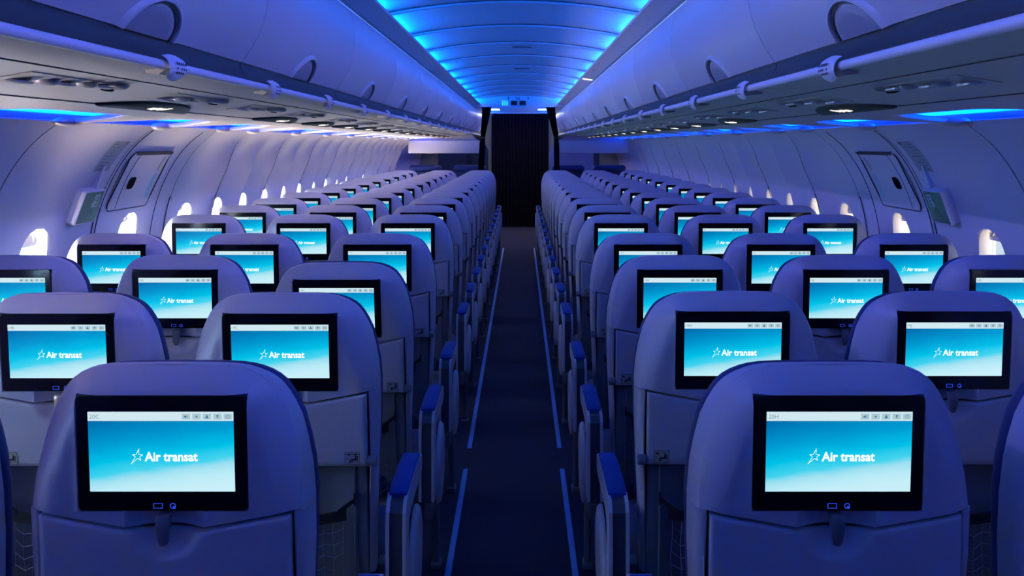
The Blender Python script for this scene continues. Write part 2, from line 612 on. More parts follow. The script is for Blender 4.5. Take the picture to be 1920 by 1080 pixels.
wn = 0
for side in (-1, 1):
    for bay in WINY:
        wn += 1
        wy = bay[2]
        mb = MB()
        rr = [oval(side, wy, f, d, bay=bay) for f, d in ((1.0, -0.004), (0.985, -0.010), (0.96, -0.024), (0.92, -0.040), (0.885, -0.047), (0.875, -0.052), (0.85, -0.052))]
        mb.grid(rr, close_u=True)
        # outer seal so that no light leaks round the pane
        rr = [oval(side, wy, f, d, bay=bay) for f, d in ((0.85, -0.052), (0.85, -0.062), (1.15, -0.062), (1.15, -0.004))]
        mb.grid(rr, close_u=True)
        wo_ = tag(mb.build('window_%d' % wn, M['reveal'], smooth=50), kind='structure')
        mb = MB()
        r0 = oval(side, wy, 0.86, -0.055, bay=bay)
        r1 = oval(side, wy, 0.86, -0.059, bay=bay)
        mb.loft([r0, r1])
        mb.build('window_pane', M['pane'], wo_, smooth=30)
        # sliding shade, drawn a little at the top
        mb = MB()
        frac = (0.10, 0.16, 0.08, 0.2, 0.12)[wn % 5]
        s_top, s_bot = SW + 0.150, SW + 0.150 - 0.29 * frac
        P = []
        for j in range(4):
            q = lerp(s_top, s_bot, j / 3)
            hw = 0.1015 * max(0.0, 1 - (abs(q - SW) / 0.150) ** 2.45) ** (1 / 2.45)
            P.append([wall_pt(side, wy + hw * u, q, bay, -0.050) for u in (-1, -0.5, 0, 0.5, 1)])
        mb.grid(P)
        hw = 0.1015 * max(0.0, 1 - (abs(s_bot - SW) / 0.150) ** 2.45) ** (1 / 2.45)
        P = [[wall_pt(side, wy + hw * u, s_bot + dz, bay, dd) for u in (-1, -0.5, 0, 0.5, 1)] for dz, dd in ((0.012, -0.050), (0.012, -0.042), (0.0, -0.040), (-0.002, -0.050))]
        mb.grid(P)
        mb.build('window_shade', M['shade'], wo_, smooth=40)

# dado along the floor
for s, nm in ((-1, 'left'), (1, 'right')):
    mb = MB()
    mb.box((s * 1.755, (Y0 + Y1) / 2, 0.09), (0.03, Y1 - Y0, 0.18))
    tag(mb.build('baseboard_' + nm, M['kick'], smooth=0), kind='structure')

# end walls
mb = MB()
mb.box((0, Y0 - 0.03, 1.1), (4.2, 0.06, 2.4))
tag(mb.build('wall_back', M['lip'], smooth=0), kind='structure')
mb = MB()
mb.box((0, Y1 + 0.03, 1.1), (4.2, 0.06, 2.4))
tag(mb.build('wall_front', M['galley'], smooth=0), kind='structure')

# ------------------------------------------------------------------ structure: bin underside and sidewall cove
UNDER = [(0.676, 1.657), (0.82, 1.652), (0.93, 1.634), (1.05, 1.615), (1.25, 1.605)]


def under_z(x): return interp(UNDER, x)


for s in (-1, 1):
    trim_n += 1
    mb = MB()
    ysl = [y for y in SEAMS]
    allb = sorted(set([Y0, Y1] + [q for q in SEAMS if Y0 < q < Y1]))
    for a, bb in zip(allb, allb[1:]):
        n = 36
        half = (bb - a) / 2
        rows = []
        for i in range(n + 1):
            u = i / n
            dist = min(u, 1 - u) * (bb - a)
            ext = 0.32 * max(0.0, 1 - dist / min(0.34, half)) ** 2.0 if (bb - a) > 0.3 else 0
            y = lerp(a, bb, u)
            r = [(s * x, y, z) for x, z in ((0.6625, 1.6695), (0.668, 1.662)) + tuple(UNDER[:-1])]
            for q in range(7):
                x = lerp(1.05, 1.25 + ext, (q + 1) / 7)
                z = 1.615 - 0.010 * min(1, (x - 1.05) / 0.2) - (0.022 * max(0, (x - 1.25) / 0.33))
                r.append((s * x, y, z))
            xe = 1.25 + ext
            ze = r[-1][2]
            r += [(s * (xe + 0.006), y, ze + 0.004), (s * (xe + 0.004), y, ze + 0.014), (s * (xe - 0.02), y, ze + 0.018), (s * 1.10, y, 1.66)]
            rows.append(r)
        mb.grid(rows)
    tag(mb.build('trim_%d' % trim_n, M['under'], smooth=40), kind='structure')
    # cove surface
    trim_n += 1
    mb = MB()
    cv = catmull([(1.10, 1.665), (1.32, 1.680), (1.50, 1.668), (1.60, 1.635), (1.680, 1.600), (1.705, 1.555)], 5)
    mb.grid([[(s * x, y, z) for x, z in cv] for y in (Y0, Y1)])
    mb.grid([[(s * x, y, z + 0.03) for x, z in cv] for y in (Y0, Y1)])
    tag(mb.build('trim_%d' % trim_n, M['ceil'], smooth=60), kind='structure')
    # panel clips at every seam
    for q in SEAMS:
        if q < 2.3: continue
        if q > 14.3: continue
        mb = MB()
        rings = []
        for i in range(9):
            u = -1 + i / 4
            w_ = 0.085 * u
            r = 0.021 * math.sqrt(max(0.0, 1 - abs(u) ** 1.7)) + 0.001
            ring = []
            for j in range(12):
                th = 2 * PI * j / 12
                ring.append((s * (1.568 + r * 1.9 * math.cos(th)), q + w_, 1.590 + r * 0.8 * math.sin(th)))
            rings.append(ring)
        mb.loft(rings)
        wall = bpy.data.objects['wall_left' if s < 0 else 'wall_right']
        mb.build('panel_clip', M['under'], wall, smooth=60)

# ------------------------------------------------------------------ overhead bins
DOORP = catmull([(0.672, 2.064), (0.640, 2.030), (0.622, 1.965), (0.620, 1.895), (0.636, 1.820), (0.662, 1.765), (0.690, 1.723)], 6)
FASC = catmull([(0.694, 1.722), (0.695, 1.708), (0.684, 1.690), (0.668, 1.677), (0.655, 1.671)], 4)
ORD = ['first', 'second', 'third', 'fourth', 'fifth', 'sixth', 'seventh', 'eighth', 'ninth', 'tenth', 'eleventh', 'twelfth', 'thirteenth', 'fourteenth', 'fifteenth', 'sixteenth', 'seventeenth', 'eighteenth']
DARC = [0.0]
for a, bb in zip(DOORP, DOORP[1:]): DARC.append(DARC[-1] + math.hypot(bb[0] - a[0], bb[1] - a[1]))


def door_at(q, off=0.0):
    q = max(0.0, min(DARC[-1], q))
    for i in range(len(DARC) - 1):
        if q <= DARC[i + 1] + 1e-9:
            t = (q - DARC[i]) / (DARC[i + 1] - DARC[i])
            a, bb = DOORP[i], DOORP[i + 1]
            dx, dz = bb[0] - a[0], bb[1] - a[1]
            L = math.hypot(dx, dz)
            return (lerp(a[0], bb[0], t) + dz / L * off, lerp(a[1], bb[1], t) - dx / L * off)


BINP = 1.33
BIN0 = 2.60 - BINP


def bin_meshes(s):
    g = 0.0025
    body = MB()
    r = [(0.70, 2.06), (0.99, 2.07), (0.99, 1.69), (0.72, 1.69)]
    body.loft([[(s * x, y, z) for x, z in r] for y in (g, BINP - g)])
    dr = MB()
    rows = []
    for y, o in ((g, -0.012), (g, -0.004), (g + 0.002, -0.001), (g + 0.006, 0), (BINP / 2, 0), (BINP - g - 0.006, 0), (BINP - g - 0.002, -0.001), (BINP - g, -0.004), (BINP - g, -0.012)):
        row = []
        for q in [DARC[-1] * i / 30 for i in range(31)]:
            x, z = door_at(q, o)
            row.append((s * x, y, z))
        rows.append(row)
    dr.grid(rows)
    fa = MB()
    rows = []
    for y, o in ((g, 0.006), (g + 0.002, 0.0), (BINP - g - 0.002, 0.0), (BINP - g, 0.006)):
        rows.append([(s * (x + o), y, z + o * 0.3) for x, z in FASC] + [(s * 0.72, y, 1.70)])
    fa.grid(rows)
    # half-moon paddle: plate and raised arch
    pl, rm = MB(), MB()
    RY, RS = 0.145, 0.088
    rows = []
    for j in range(7):
        rr = 0.80 * j / 6
        row = []
        for i in range(17):
            th = PI * i / 16
            x, z = door_at(DARC[-1] - RS * rr * math.sin(th), 0.0035 if j < 6 else -0.004)
            row.append((s * x, BINP / 2 + RY * rr * math.cos(th), z))
        rows.append(row)
    pl.grid(rows)
    rows = []
    for rr in (0.79, 0.86):
        row = []
        for i in range(21):
            th = PI * i / 20
            x, z = door_at(DARC[-1] - RS * rr * math.sin(th), 0.0038)
            row.append((s * x, BINP / 2 + RY * rr * math.cos(th), z))
        rows.append(row)
    pl.grid(rows, 1)  # dark ring: crease shade put into colour so the plate looks recessed
    rows = []
    for rr, o in ((0.85, -0.003), (0.86, 0.005), (0.88, 0.009), (0.94, 0.009), (0.99, 0.005), (1.03, -0.003)):
        row = []
        for i in range(21):
            th = PI * i / 20
            x, z = door_at(DARC[-1] - RS * rr * math.sin(th), o)
            row.append((s * x, BINP / 2 + RY * rr * math.cos(th), z))
        rows.append(row)
    rm.grid(rows)
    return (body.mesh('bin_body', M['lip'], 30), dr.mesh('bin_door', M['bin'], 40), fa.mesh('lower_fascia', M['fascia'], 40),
            pl.mesh('handle', [M['handle'], M['seam']], 40), rm.mesh('handle_rim', M['bin'], 40))


for s, nm in ((-1, 'left'), (1, 'right')):
    mes = bin_meshes(s)
    for q in range(-2, 12):
        y = BIN0 + q * BINP
        e = empty('overhead_bin', (0, y, 0))
        if q >= 0:
            lab = 'curved lavender overhead bin on the %s, %s from the camera' % (nm, ORD[q])
        else:
            lab = 'overhead bin on the %s, %s' % (nm, 'beside the camera' if q == -1 else 'behind the camera')
        tag(e, lab, 'overhead bin', 'overhead bins along the %s side' % nm)
        link('bin_body', mes[0], e)
        d = link('bin_door', mes[1], e)
        link('handle', mes[3], d)
        link('handle_rim', mes[4], d)
        link('lower_fascia', mes[2], e)
    # rail under the bins
    mb = MB()
    mb.tube([(s * 0.658, Y0, 1.664), (s * 0.658, BIN0 + 12 * BINP, 1.664)], 0.0095, 12)
    tag(mb.build('grab_rail', M['rail'], smooth=60), 'long pale rail under the %s overhead bins' % nm, 'rail')

# row placards clipped on the rails
for s, nm, y0 in ((-1, 'left', 1.97), (1, 'right', 1.995)):
    body, prn, clip = MB(), MB(), MB()
    # face: leaning shield wrapped round the rail
    P = []
    for j in range(7):
        v = j / 6
        row = []
        for i in range(13):
            u = -1 + i / 6
            th = lerp(1.75, -0.75, v)
            wv = 0.056 * (1 - 0.45 * v ** 2)
            r = 0.0190 + 0.005 * (1 - u * u)
            row.append((s * (0.661 - r * 1.15 * math.cos(th - 0.5)), wv * u, 1.664 + r * 1.15 * math.sin(th - 0.5) - 0.004))
        P.append(row)
    body.grid(P)
    for yy in (-0.024, -0.012, 0.0, 0.012, 0.024):
        for zz_ in ((0.35, 0.43), (0.5, 0.56), (0.62, 0.68)):
            if (yy, zz_[0]) in ((-0.012, 0.5), (0.024, 0.62)): continue
            q4 = []
            for v, dy in ((zz_[0], -0.004), (zz_[0], 0.004), (zz_[1], 0.004), (zz_[1], -0.004)):
                th = lerp(1.75, -0.75, v)
                r = 0.0247
                q4.append((s * (0.661 - r * 1.15 * math.cos(th - 0.5)), yy + dy, 1.664 + r * 1.15 * math.sin(th - 0.5) - 0.004))
            prn.poly(q4)
    # dark grey bracket behind
    rings = []
    for x, z, h in ((0.652, 1.655, 0.036), (0.668, 1.646, 0.032), (0.70, 1.650, 0.014)):
        rings.append([(s * x, -h, z), (s * x, h, z), (s * x, h, z + 0.012), (s * x, -h, z + 0.012)])
    clip.loft(rings)
    m1, m2, m3 = body.mesh('placard_face', M['rail'], 50), prn.mesh('placard_print', M['ink'], 0), clip.mesh('bracket', M['under'], 30)
    for q in range(15):
        e = empty('row_placard', (0, y0 + 0.79 * q, 0))
        tag(e, 'small seat row placard on the %s bin rail, %s from the camera' % (nm, ORD[q]), 'placard', 'row placards on the %s rail' % nm)
        f_ = link('placard_face', m1, e)
        link('placard_print', m2, f_)
        link('bracket', m3, e)

# ------------------------------------------------------------------ service units under the bins
def unit_meshes(s, with_lens):
    out = {}
    n = Vector((s * (1.634 - 1.615), 0, -(1.05 - 0.93))).normalized()

    def P(x, y, d=0.0):
        return (s * x + n.x * d, y, under_z(x) + n.z * d)
    if with_lens:
        mb = MB()
        top, bot = [], []
        N = 24
        for i in range(N + 1):
            u = -1 + 2 * i / N
            top.append((1.045 - 0.085 * (1 - u * u) ** 0.8, 0.34 * u))
        loop = top + [(1.049, 0.34 * (1 - 2 * i / N)) for i in range(1, N)]
        mb.loft([[P(x, y, -0.002) for x, y in loop], [P(x, y, 0.006) for x, y in loop], [P(lerp(1.02, x, 0.9), y * 0.96, 0.009) for x, y in loop]])
        out['lens'] = mb.mesh('sign_lens', M['lens'], 40)
        mb = MB()
        # lit pictograms: belt and no-smoking
        for (cx, cy, a, bb) in ((1.008, -0.045, 0.010, 0.016), (1.008, -0.018, 0.016, 0.008), (1.006, 0.006, 0.010, 0.010), (1.008, 0.028, 0.014, 0.007), (1.000, 0.048, 0.016, 0.010)):
            mb.poly([P(cx - a, cy - bb, 0.0105), P(cx + a, cy - bb, 0.0105), P(cx + a, cy + bb, 0.0105), P(cx - a, cy + bb, 0.0105)])
        mb.poly([P(1.004, -0.006, 0.0112), P(1.012, -0.006, 0.0112), P(1.012, 0.002, 0.0112), P(1.004, 0.002, 0.0112)], 1)
        out['sign'] = mb.mesh('lit_sign', [M['signlit'], M['red']], 0)
    # reading light: oval plate with dark eye
    Rm = Matrix.Identity(3)
    z = -n
    xax = Vector((0, 1, 0))
    yax = z.cross(xax).normalized()
    Rm = Matrix((xax, yax, z)).transposed()
    mb = MB()
    mb.lathe([(0.036, 0.002), (0.036, -0.002), (0.030, -0.005), (0.021, -0.006), (0.017, -0.002)], (0, 0, 0), 20, 0, Rm)
    mb.lathe([(0.017, -0.0022), (0.012, -0.004), (0.002, -0.0045)], (0, 0, 0), 16, 1, Rm)
    out['read'] = mb.mesh('reading_light', [M['chrome'], M['darkhole']], 40)
    mb = MB()
    mb.lathe([(0.027, 0.002), (0.026, -0.002), (0.019, -0.008), (0.013, -0.010), (0.009, -0.006)], (0, 0, 0), 18, 0, Rm)
    mb.lathe([(0.0095, -0.0062), (0.001, -0.0064)], (0, 0, 0), 12, 1, Rm)
    out['vent'] = mb.mesh('air_vent', [M['chrome'], M['darkhole']], 40)
    mb = MB()
    mb.lathe([(0.016, 0.001), (0.016, -0.004), (0.012, -0.007), (0.001, -0.008)], (0, 0, 0), 16, 0, Rm)
    out['button'] = mb.mesh('call_button', M['darkhole'], 40)
    mb = MB()
    a, bb = 0.865, 0.955
    mb.loft([[P(x, y, d) for x, y in ((a, -0.26), (bb, -0.26), (bb, 0.20), (a, 0.20))] for d in (-0.002, 0.002)])
    out['plate'] = mb.mesh('mount_plate', M['under'], 0)
    out['P'] = P
    return out


for s, nm, lensy, plainy in ((-1, 'left', [2.88, 4.36, 5.26], [2.10, 3.62]), (1, 'right', [3.04, 4.64, 5.55], [2.18, 3.84])):
    lensy = lensy + [lensy[-1] + 0.79 * i for i in range(1, 12)]
    A, B = unit_meshes(s, True), None
    items = sorted([(y, True) for y in lensy] + [(y, False) for y in plainy])
    for i, (y, has) in enumerate(items):
        e = empty('service_unit', (0, y, 0))
        tag(e, 'passenger service unit under the %s bins %s, %s from the camera' % (nm, 'with lit sign' if has else 'without lens', ORD[i]),
            'service unit', 'service units under the %s bins' % nm)
        link('mount_plate', A['plate'], e)
        if has:
            ln = link('sign_lens', A['lens'], e)
            link('lit_sign', A['sign'], ln)
        for yy, x in ((-0.19, 0.935), (-0.05, 0.915), (0.09, 0.895)):
            o = link('reading_light', A['read'], e)
            o.location = A['P'](x, yy)
        for yy, x in ((-0.12, 0.905), (0.02, 0.89), (0.15, 0.875)):
            o = link('air_vent', A['vent'], e)
            o.location = A['P'](x, yy)
        o = link('call_button', A['button'], e)
        o.location = A['P'](0.905, 0.17)
    # long joint lines on the underside
    trim_n += 1
    mb = MB()
    for x, w_ in ((0.82, 0.0025), (1.053, 0.006)):
        z = under_z(x)
        mb.box((s * x, (Y0 + 14.5) / 2, z - 0.0005), (w_, 14.5 - Y0, 0.003))
    for yb in [BIN0 + BINP * q - 0.0 for q in range(0, 10)]:
        pts = [(0.668, yb), (0.70, yb + 0.004), (0.73, yb - 0.02), (0.78, yb - 0.10), (0.815, yb - 0.24)]
        for (xa, ya), (xb, yb2) in zip(pts, pts[1:]):
            za, zb = under_z(xa) - 0.0012, under_z(xb) - 0.0012
            mb.add([(s * xa, ya - 0.003, za), (s * xb, yb2 - 0.003, zb), (s * xb, yb2 + 0.003, zb), (s * xa, ya + 0.003, za)], [(0, 1, 2, 3)])
    tag(mb.build('trim_%d' % trim_n, M['seam'], smooth=0), kind='structure')

# ------------------------------------------------------------------ exit hatch covers, exit signs, wall placards
def wall_patch(mb, side, y0, y1, s0, s1, off, mat_=0, ny=6, ns=10, rc=0.0, thick=0.0):
    P = []
    for j in range(ns + 1):
        q = lerp(s0, s1, j / ns)
        row = []
        for i in range(ny + 1):
            y = lerp(y0, y1, i / ny)
            x, z, n = wall_xz(q)
            row.append((side * (x + n[0] * off), y, z + n[1] * off))
        P.append(row)
    mb.grid(P, mat_)


def wall_line(mb, side, pts, off, r, mat_=0):
    out = []
    for y, q in pts:
        x, z, n = wall_xz(q)
        out.append((side * (x + n[0] * off), y, z + n[1] * off))
    mb.tube(out, r, 6, mat_)


dn = 0
for side, nm in ((-1, 'left'), (1, 'right')):
    dn += 1
    root = MB()
    sa, sb = s_of_z(1.205), s_of_z(1.475)
    ya, yb = 4.56, 5.06
    # hatch outline grooves
    for y in (4.50, 5.20):
        wall_line(root, side, [(y, q) for q in [lerp(s_of_z(0.35), SMAX - 0.03, i / 30) for i in range(31)]], 0.0005, 0.0025)
    d = tag(root.build('door_%d' % dn, M['seam'], smooth=0), kind='structure')
    mb = MB()
    wall_patch(mb, side, ya, yb, sa, sb, 0.004)
    wall_patch(mb, side, ya, yb, sa, sb, -0.004)
    mb.build('handle_cover', M['wall'], d, smooth=30)
    mb = MB()
    rc = 0.035
    path = []
    for (cy, cs_, a0) in ((yb - rc, sb - rc, 0), (ya + rc, sb - rc, 90), (ya + rc, sa + rc, 180), (yb - rc, sa + rc, 270)):
        for i in range(6):
            th = math.radians(a0 + 90 * i / 5)
            path.append((cy + rc * math.cos(th), cs_ + rc * math.sin(th)))
    path.append(path[0])
    wall_line(mb, side, path, 0.003, 0.0035)
    wall_line(mb, side, [(ya + 0.10, lerp(sa + 0.01, sb - 0.005, i / 10)) for i in range(11)], 0.004, 0.0018)
    mb.build('cover_seal', M['seam'], d, smooth=0)
    mb = MB()
    wall_patch(mb, side, ya + 0.02, yb - 0.005, sb - 0.012, sb + 0.006, 0.009)
    mb.build('cover_hinge', M['fascia'], d, smooth=0)
    mb = MB()
    y_, q0 = (4.74, sb - 0.17)
    pts = []
    for i in range(16):
        th = 2 * PI * i / 16
        cy, cs_ = math.cos(th), math.sin(th)
        q = q0 + 0.032 * math.copysign(abs(cs_) ** 0.6, cs_)
        x, z, n = wall_xz(q)
        pts.append((side * (x + n[0] * 0.006), y_ + 0.042 * math.copysign(abs(cy) ** 0.6, cy), z + n[1] * 0.006))
    mb.poly(pts)  # flat patch; the shade inside the recess is put into its dark colour
    mb.build('pull_recess_shade', M['darkhole'], d, smooth=0)
    mb = MB()
    wall_patch(mb, side, yb - 0.075, yb - 0.035, sb - 0.26, sb - 0.13, 0.0055)
    wall_patch(mb, side, yb - 0.072, yb - 0.045, sb - 0.11, sb - 0.03, 0.0052, 1)
    mb.build('cover_label', [M['cyanlabel'], M['stickerclear']], d, smooth=0)

    # illuminated-look exit sign box
    q = s_of_z(1.255)
    x, z, n = wall_xz(q)
    tq = Vector((side * n[1], 0, -n[0]))       # up along the wall
    up = Vector((-side * -n[1] if False else side * 0, 0, 0))
    nv = Vector((side * n[0], 0, n[1])).normalized()
    uv = nv.cross(Vector((0, 1, 0))).normalized()
    if uv.z < 0: uv = -uv
    yc = 4.285
    base = Vector((side * x, yc, z))

    def E(a, b_, h):   # a along the cabin, b up the wall, h off the wall
        return base + Vector((0, a, 0)) + uv * b_ + nv * h
    e = empty('exit_sign', base)
    tag(e, 'green emergency exit sign box mounted on the %s sidewall' % nm, 'exit sign', 'emergency exit signs')

    def loc(mb): return mb.map(lambda v: v - base)
    mb = MB()
    rings = []
    for h, ins in ((-0.004, 0.0), (0.018, 0.0), (0.020, 0.003), (0.022, 0.003), (0.024, 0.0), (0.036, 0.0), (0.040, 0.004)):
        w_, hh = 0.098 - ins, 0.078 - ins
        r = 0.012
        ring = []
        for (cx, cy, a0) in ((w_ - r, hh - r, 0), (-w_ + r, hh - r, 90), (-w_ + r, -hh + r, 180), (w_ - r, -hh + r, 270)):
            for i in range(5):
                th = math.radians(a0 + 22.5 * i)
                ring.append(E(cx + r * math.cos(th), cy + r * math.sin(th), h))
        rings.append(ring)
    mb.loft(rings)
    loc(mb).build('sign_housing', M['rail'], e, smooth=30)
    mb = MB()
    mb.poly([E(-0.090, -0.070, 0.0406), E(0.090, -0.070, 0.0406), E(0.090, 0.070, 0.0406), E(-0.090, 0.070, 0.0406)])
    fc = loc(mb).build('sign_face', M['green'], e, smooth=0)
    mb = MB()
    fx = -1 if side < 0 else 1

    def F(a, b_, h=0.0412): return E(a * 1.0, b_, h)
    # white doorway and running figure
    for quad in (((0.015, 0.0), (0.060, 0.0), (0.060, 0.006), (0.015, 0.006)), ((0.052, -0.0), (0.060, -0.0), (0.060, 0.056), (0.052, 0.056)), ((0.012, 0.050), (0.060, 0.050), (0.060, 0.056), (0.012, 0.056)), ((0.012, 0.020), (0.020, 0.020), (0.020, 0.056), (0.012, 0.056)),
                 ((0.000, 0.018), (0.022, 0.030), (0.034, 0.014), (0.010, -0.006)), ((0.022, 0.030), (0.046, 0.022), (0.044, 0.015), (0.022, 0.021))):
        mb.poly([F(*p) for p in quad])
    mb.poly([F(0.034 + 0.008 * math.cos(2 * PI * i / 12), 0.038 + 0.008 * math.sin(2 * PI * i / 12)) for i in range(12)])
    for quad in (((-0.005, -0.004), (0.012, 0.006), (0.000, -0.030), (-0.012, -0.026)), ((-0.012, -0.026), (0.000, -0.030), (-0.030, -0.048), (-0.036, -0.040)), ((0.008, -0.004), (0.022, -0.002), (0.034, -0.036), (0.022, -0.036))):
        mb.poly([F(*p) for p in quad], 1)
    loc(mb).build('running_figure', [M['exitwhite'], M['exitdark']], fc, smooth=0)
    mb = MB()
    mb.loft([[E(a, 0.075 + bb, h) for a, h in ((0.035, 0.0), (0.035, 0.022), (0.055, 0.022), (0.055, 0.0))] for bb in (0, 0.105)])
    loc(mb).build('mounting_stem', M['rail'], e, smooth=0)

    # clear instruction placard above
    mb = MB()
    y0_, y1_ = 4.24, 4.40
    q0, q1 = s_of_z(1.395), s_of_z(1.525)
    wall_patch(mb, side, y0_, y1_, q0, q1, 0.002)
    for i in range(9):
        qq = lerp(q0 + 0.012, q1 - 0.02, i / 8)
        ww = (0.9, 0.5, 0.75, 0.3, 0.8, 0.55, 0.4, 0.7, 0.35)[i]
        wall_patch(mb, side, y0_ + 0.02, y0_ + 0.02 + 0.12 * ww, qq, qq + 0.0022, 0.0026, 1, 2, 1)
    wall_patch(mb, side, y1_ - 0.035, y1_ - 0.006, q1 - 0.018, q1 - 0.004, 0.0027, 2, 2, 1)
    pb = mb.build('instruction_placard', [M['stickerclear'], M['seam'], M['orange'] if side < 0 else M['ink']], None, smooth=0)
    tag(pb, 'thin grey instruction placard on the %s wall above the exit sign' % nm, 'placard', 'wall instruction placards')

# ------------------------------------------------------------------ passenger seats
ZC = 1.027
TILT = math.radians(4.5)


def tilt(v):
    dy, dz = v.y, v.z - ZC
    return Vector((v.x, dy * math.cos(TILT) - dz * math.sin(TILT), ZC + dy * math.sin(TILT) + dz * math.cos(TILT)))


WT = [(0.30, 0.190), (0.60, 0.198), (0.743, 0.207), (0.85, 0.2135), (0.93, 0.2150), (0.98, 0.2115), (1.02, 0.2045), (1.06, 0.195), (1.092, 0.1815), (1.112, 0.1695),
      (1.124, 0.160), (1.134, 0.149), (1.142, 0.134), (1.1475, 0.118), (1.1505, 0.100), (1.152, 0.07)]


def WZ(z): return interp(WT, z)


def outline(z0, off=0.0, offt=None):
    """closed outline of the seat back from z0 upwards, counterclockwise, offset outwards"""
    zs = [q for q in (0.30, 0.45, 0.60, 0.743, 0.80, 0.85, 0.89, 0.93, 0.98, 1.02, 1.06, 1.085, 1.103, 1.117, 1.127, 1.136, 1.143, 1.1475, 1.1505, 1.152) if q > z0 + 1e-4]
    zs = [z0] + zs
    right = [(WZ(z), z) for z in zs]
    pts = right + [(0.0, 1.1525)] + [(-x, z) for x, z in reversed(right)]
    if offt is None: offt = off
    if off or offt:
        out = []
        N = len(pts)
        for i, p in enumerate(pts):
            a, b_ = pts[max(i - 1, 0)], pts[min(i + 1, N - 1)]
            tx, tz = b_[0] - a[0], b_[1] - a[1]
            L = math.hypot(tx, tz)
            out.append((p[0] + tz / L * off, p[1] - tx / L * offt))
        pts = out
    return pts


OUT = outline(0.70)


def edge_dist(x, z):
    best = 9
    for (x0, z0), (x1, z1) in zip(OUT, OUT[1:]):
        dx, dz = x1 - x0, z1 - z0
        t = max(0, min(1, ((x - x0) * dx + (z - z0) * dz) / (dx * dx + dz * dz + 1e-12)))
        best = min(best, math.hypot(x - x0 - t * dx, z - z0 - t * dz))
    return best


def seam_z(x):
    a = abs(x)
    return 0.8985 + 0.027 * max(0.0, min(1.0, (a - 0.05) / 0.145)) ** 1.05


DC = (0.0, 0.912, 0.062)


def dish(x, z):
    r = math.hypot(x - DC[0], z - DC[1])
    d = 0.0
    if r < DC[2]:
        d = 0.024 * (1 - (r / DC[2]) ** 2) ** 0.75
    return d


def chin(x, z):
    # trapezoid relief below the screen
    a = abs(x)
    w_ = 0.052 + (0.9295 - z) * -0.15
    return 0.011 * (1 - smoothstep(w_, w_ + 0.012, a)) * smoothstep(0.890, 0.905, z)


BX, BZ0, BZ1 = 0.1350, 0.9285, 1.1175


def edge_y(z): return lerp(0.016, 0.046, smoothstep(0.92, 1.08, z))


def shell_y(x, z):
    t = edge_dist(x, z) / lerp(0.030, lerp(0.050, 0.033, smoothstep(1.07, 1.11, z)), smoothstep(0.92, 1.02, z))
    y = edge_y(z) * max(0.0, 1 - t) ** 1.45
    return y + max(dish(x, z), chin(x, z) if z < 0.935 else 0)


def make_back_shell():
    mb = MB()
    cen = [0, 0.012, 0.024, 0.036, 0.044, 0.050, 0.056, 0.062, 0.070, 0.085, 0.10, 0.115, 0.126, 0.1342, 0.1355, 0.1385, 0.143]
    out_n = 9
    rows = []

    def cols(w):
        lim = 0.143 if w > 0.152 else 0.143 * w / 0.152
        r = [c * lim / 0.143 for c in cen] + [lerp(lim, w, (i + 1) / out_n) for i in range(out_n)]
        return [-c for c in reversed(r[1:])] + r
    # bottom zone, from the seam curve up to just under the bezel
    for k in range(6):
        row = []
        w = WZ(0.925)
        for x in cols(w):
            z = lerp(seam_z(x) + 0.0022, 0.9275, k / 5)
            row.append((x, shell_y(x, z), z))
        rows.append(row)
    # lip roll at the seam
    first = [(x, y + 0.006, z - 0.001) for x, y, z in rows[0]]
    rows.insert(0, [(x, y + 0.0015, z - 0.0013) for x, y, z in rows[0]])
    rows.insert(0, first)
    zl = [0.9285, 0.9305, 0.94, 0.96, 0.98, 1.0, 1.02, 1.04, 1.06, 1.075, 1.09, 1.10, 1.108, 1.1155, 1.1175, 1.121, 1.126, 1.129, 1.132, 1.136, 1.139, 1.142, 1.145, 1.1475, 1.1495, 1.151, 1.152]
    for z in zl:
        row = []
        for x in cols(WZ(z)):
            inside = abs(x) < 0.1348 and 0.9295 < z < 1.1165
            y = shell_y(x, z) + (0.006 if inside else 0.0)
            # raised frame lip round the screen
            dd = max(abs(x) - 0.1355, (abs(z - (BZ0 + BZ1) / 2) - 0.0945))
            if 0 <= dd < 0.006: y -= 0.0022 * (1 - dd / 0.006)
            row.append((x, y, z))
        rows.append(row)
    mb.grid(rows)
    # sides and top wrapping forward
    rings = []
    for k, off, offt in ((0, 0.0, 0.0), (0.15, 0.004, 0.001), (0.32, 0.007, 0.0), (0.6, 0.009, -0.004), (0.88, 0.009, -0.010), (1, 0.006, -0.014)):
        base = outline(0.925)
        rings.append([(x, lerp(edge_y(b_[1]), 0.094, k), z) for (x, z), b_ in zip(outline(0.925, off, offt), base)])
    mb.grid(rings)
    # side frames running down behind the table to the seat pan
    for s in (-1, 1):
        rr = []
        for z, ya, yb, xi, xo in ((0.926, 0.010, 0.092, 0.203, 0.2225), (0.85, 0.010, 0.094, 0.2045, 0.2220), (0.74, 0.012, 0.092, 0.2045, 0.2175), (0.66, 0.034, 0.094, 0.198, 0.2135), (0.56, 0.060, 0.102, 0.192, 0.2095), (0.44, 0.072, 0.106, 0.188, 0.2055), (0.34, 0.076, 0.106, 0.186, 0.2035)):
            rr.append([(s * xi, ya + 0.003, z), (s * (xi + 0.003), ya, z), (s * (xo - 0.012), ya + 0.001, z), (s * (xo - 0.005), ya + 0.005, z), (s * (xo - 0.001), ya + 0.014, z), (s * xo, ya + 0.03, z), (s * xo, yb, z), (s * xi, yb, z)])
        mb.loft(rr)
    # backing behind the seam so that the gap reads dark
    mb.box((0, 0.035, 0.915), (0.40, 0.012, 0.06), 1)
    mb.map(tilt)
    return mb.mesh('back_shell', [M['shell'], M['seam']], 42)


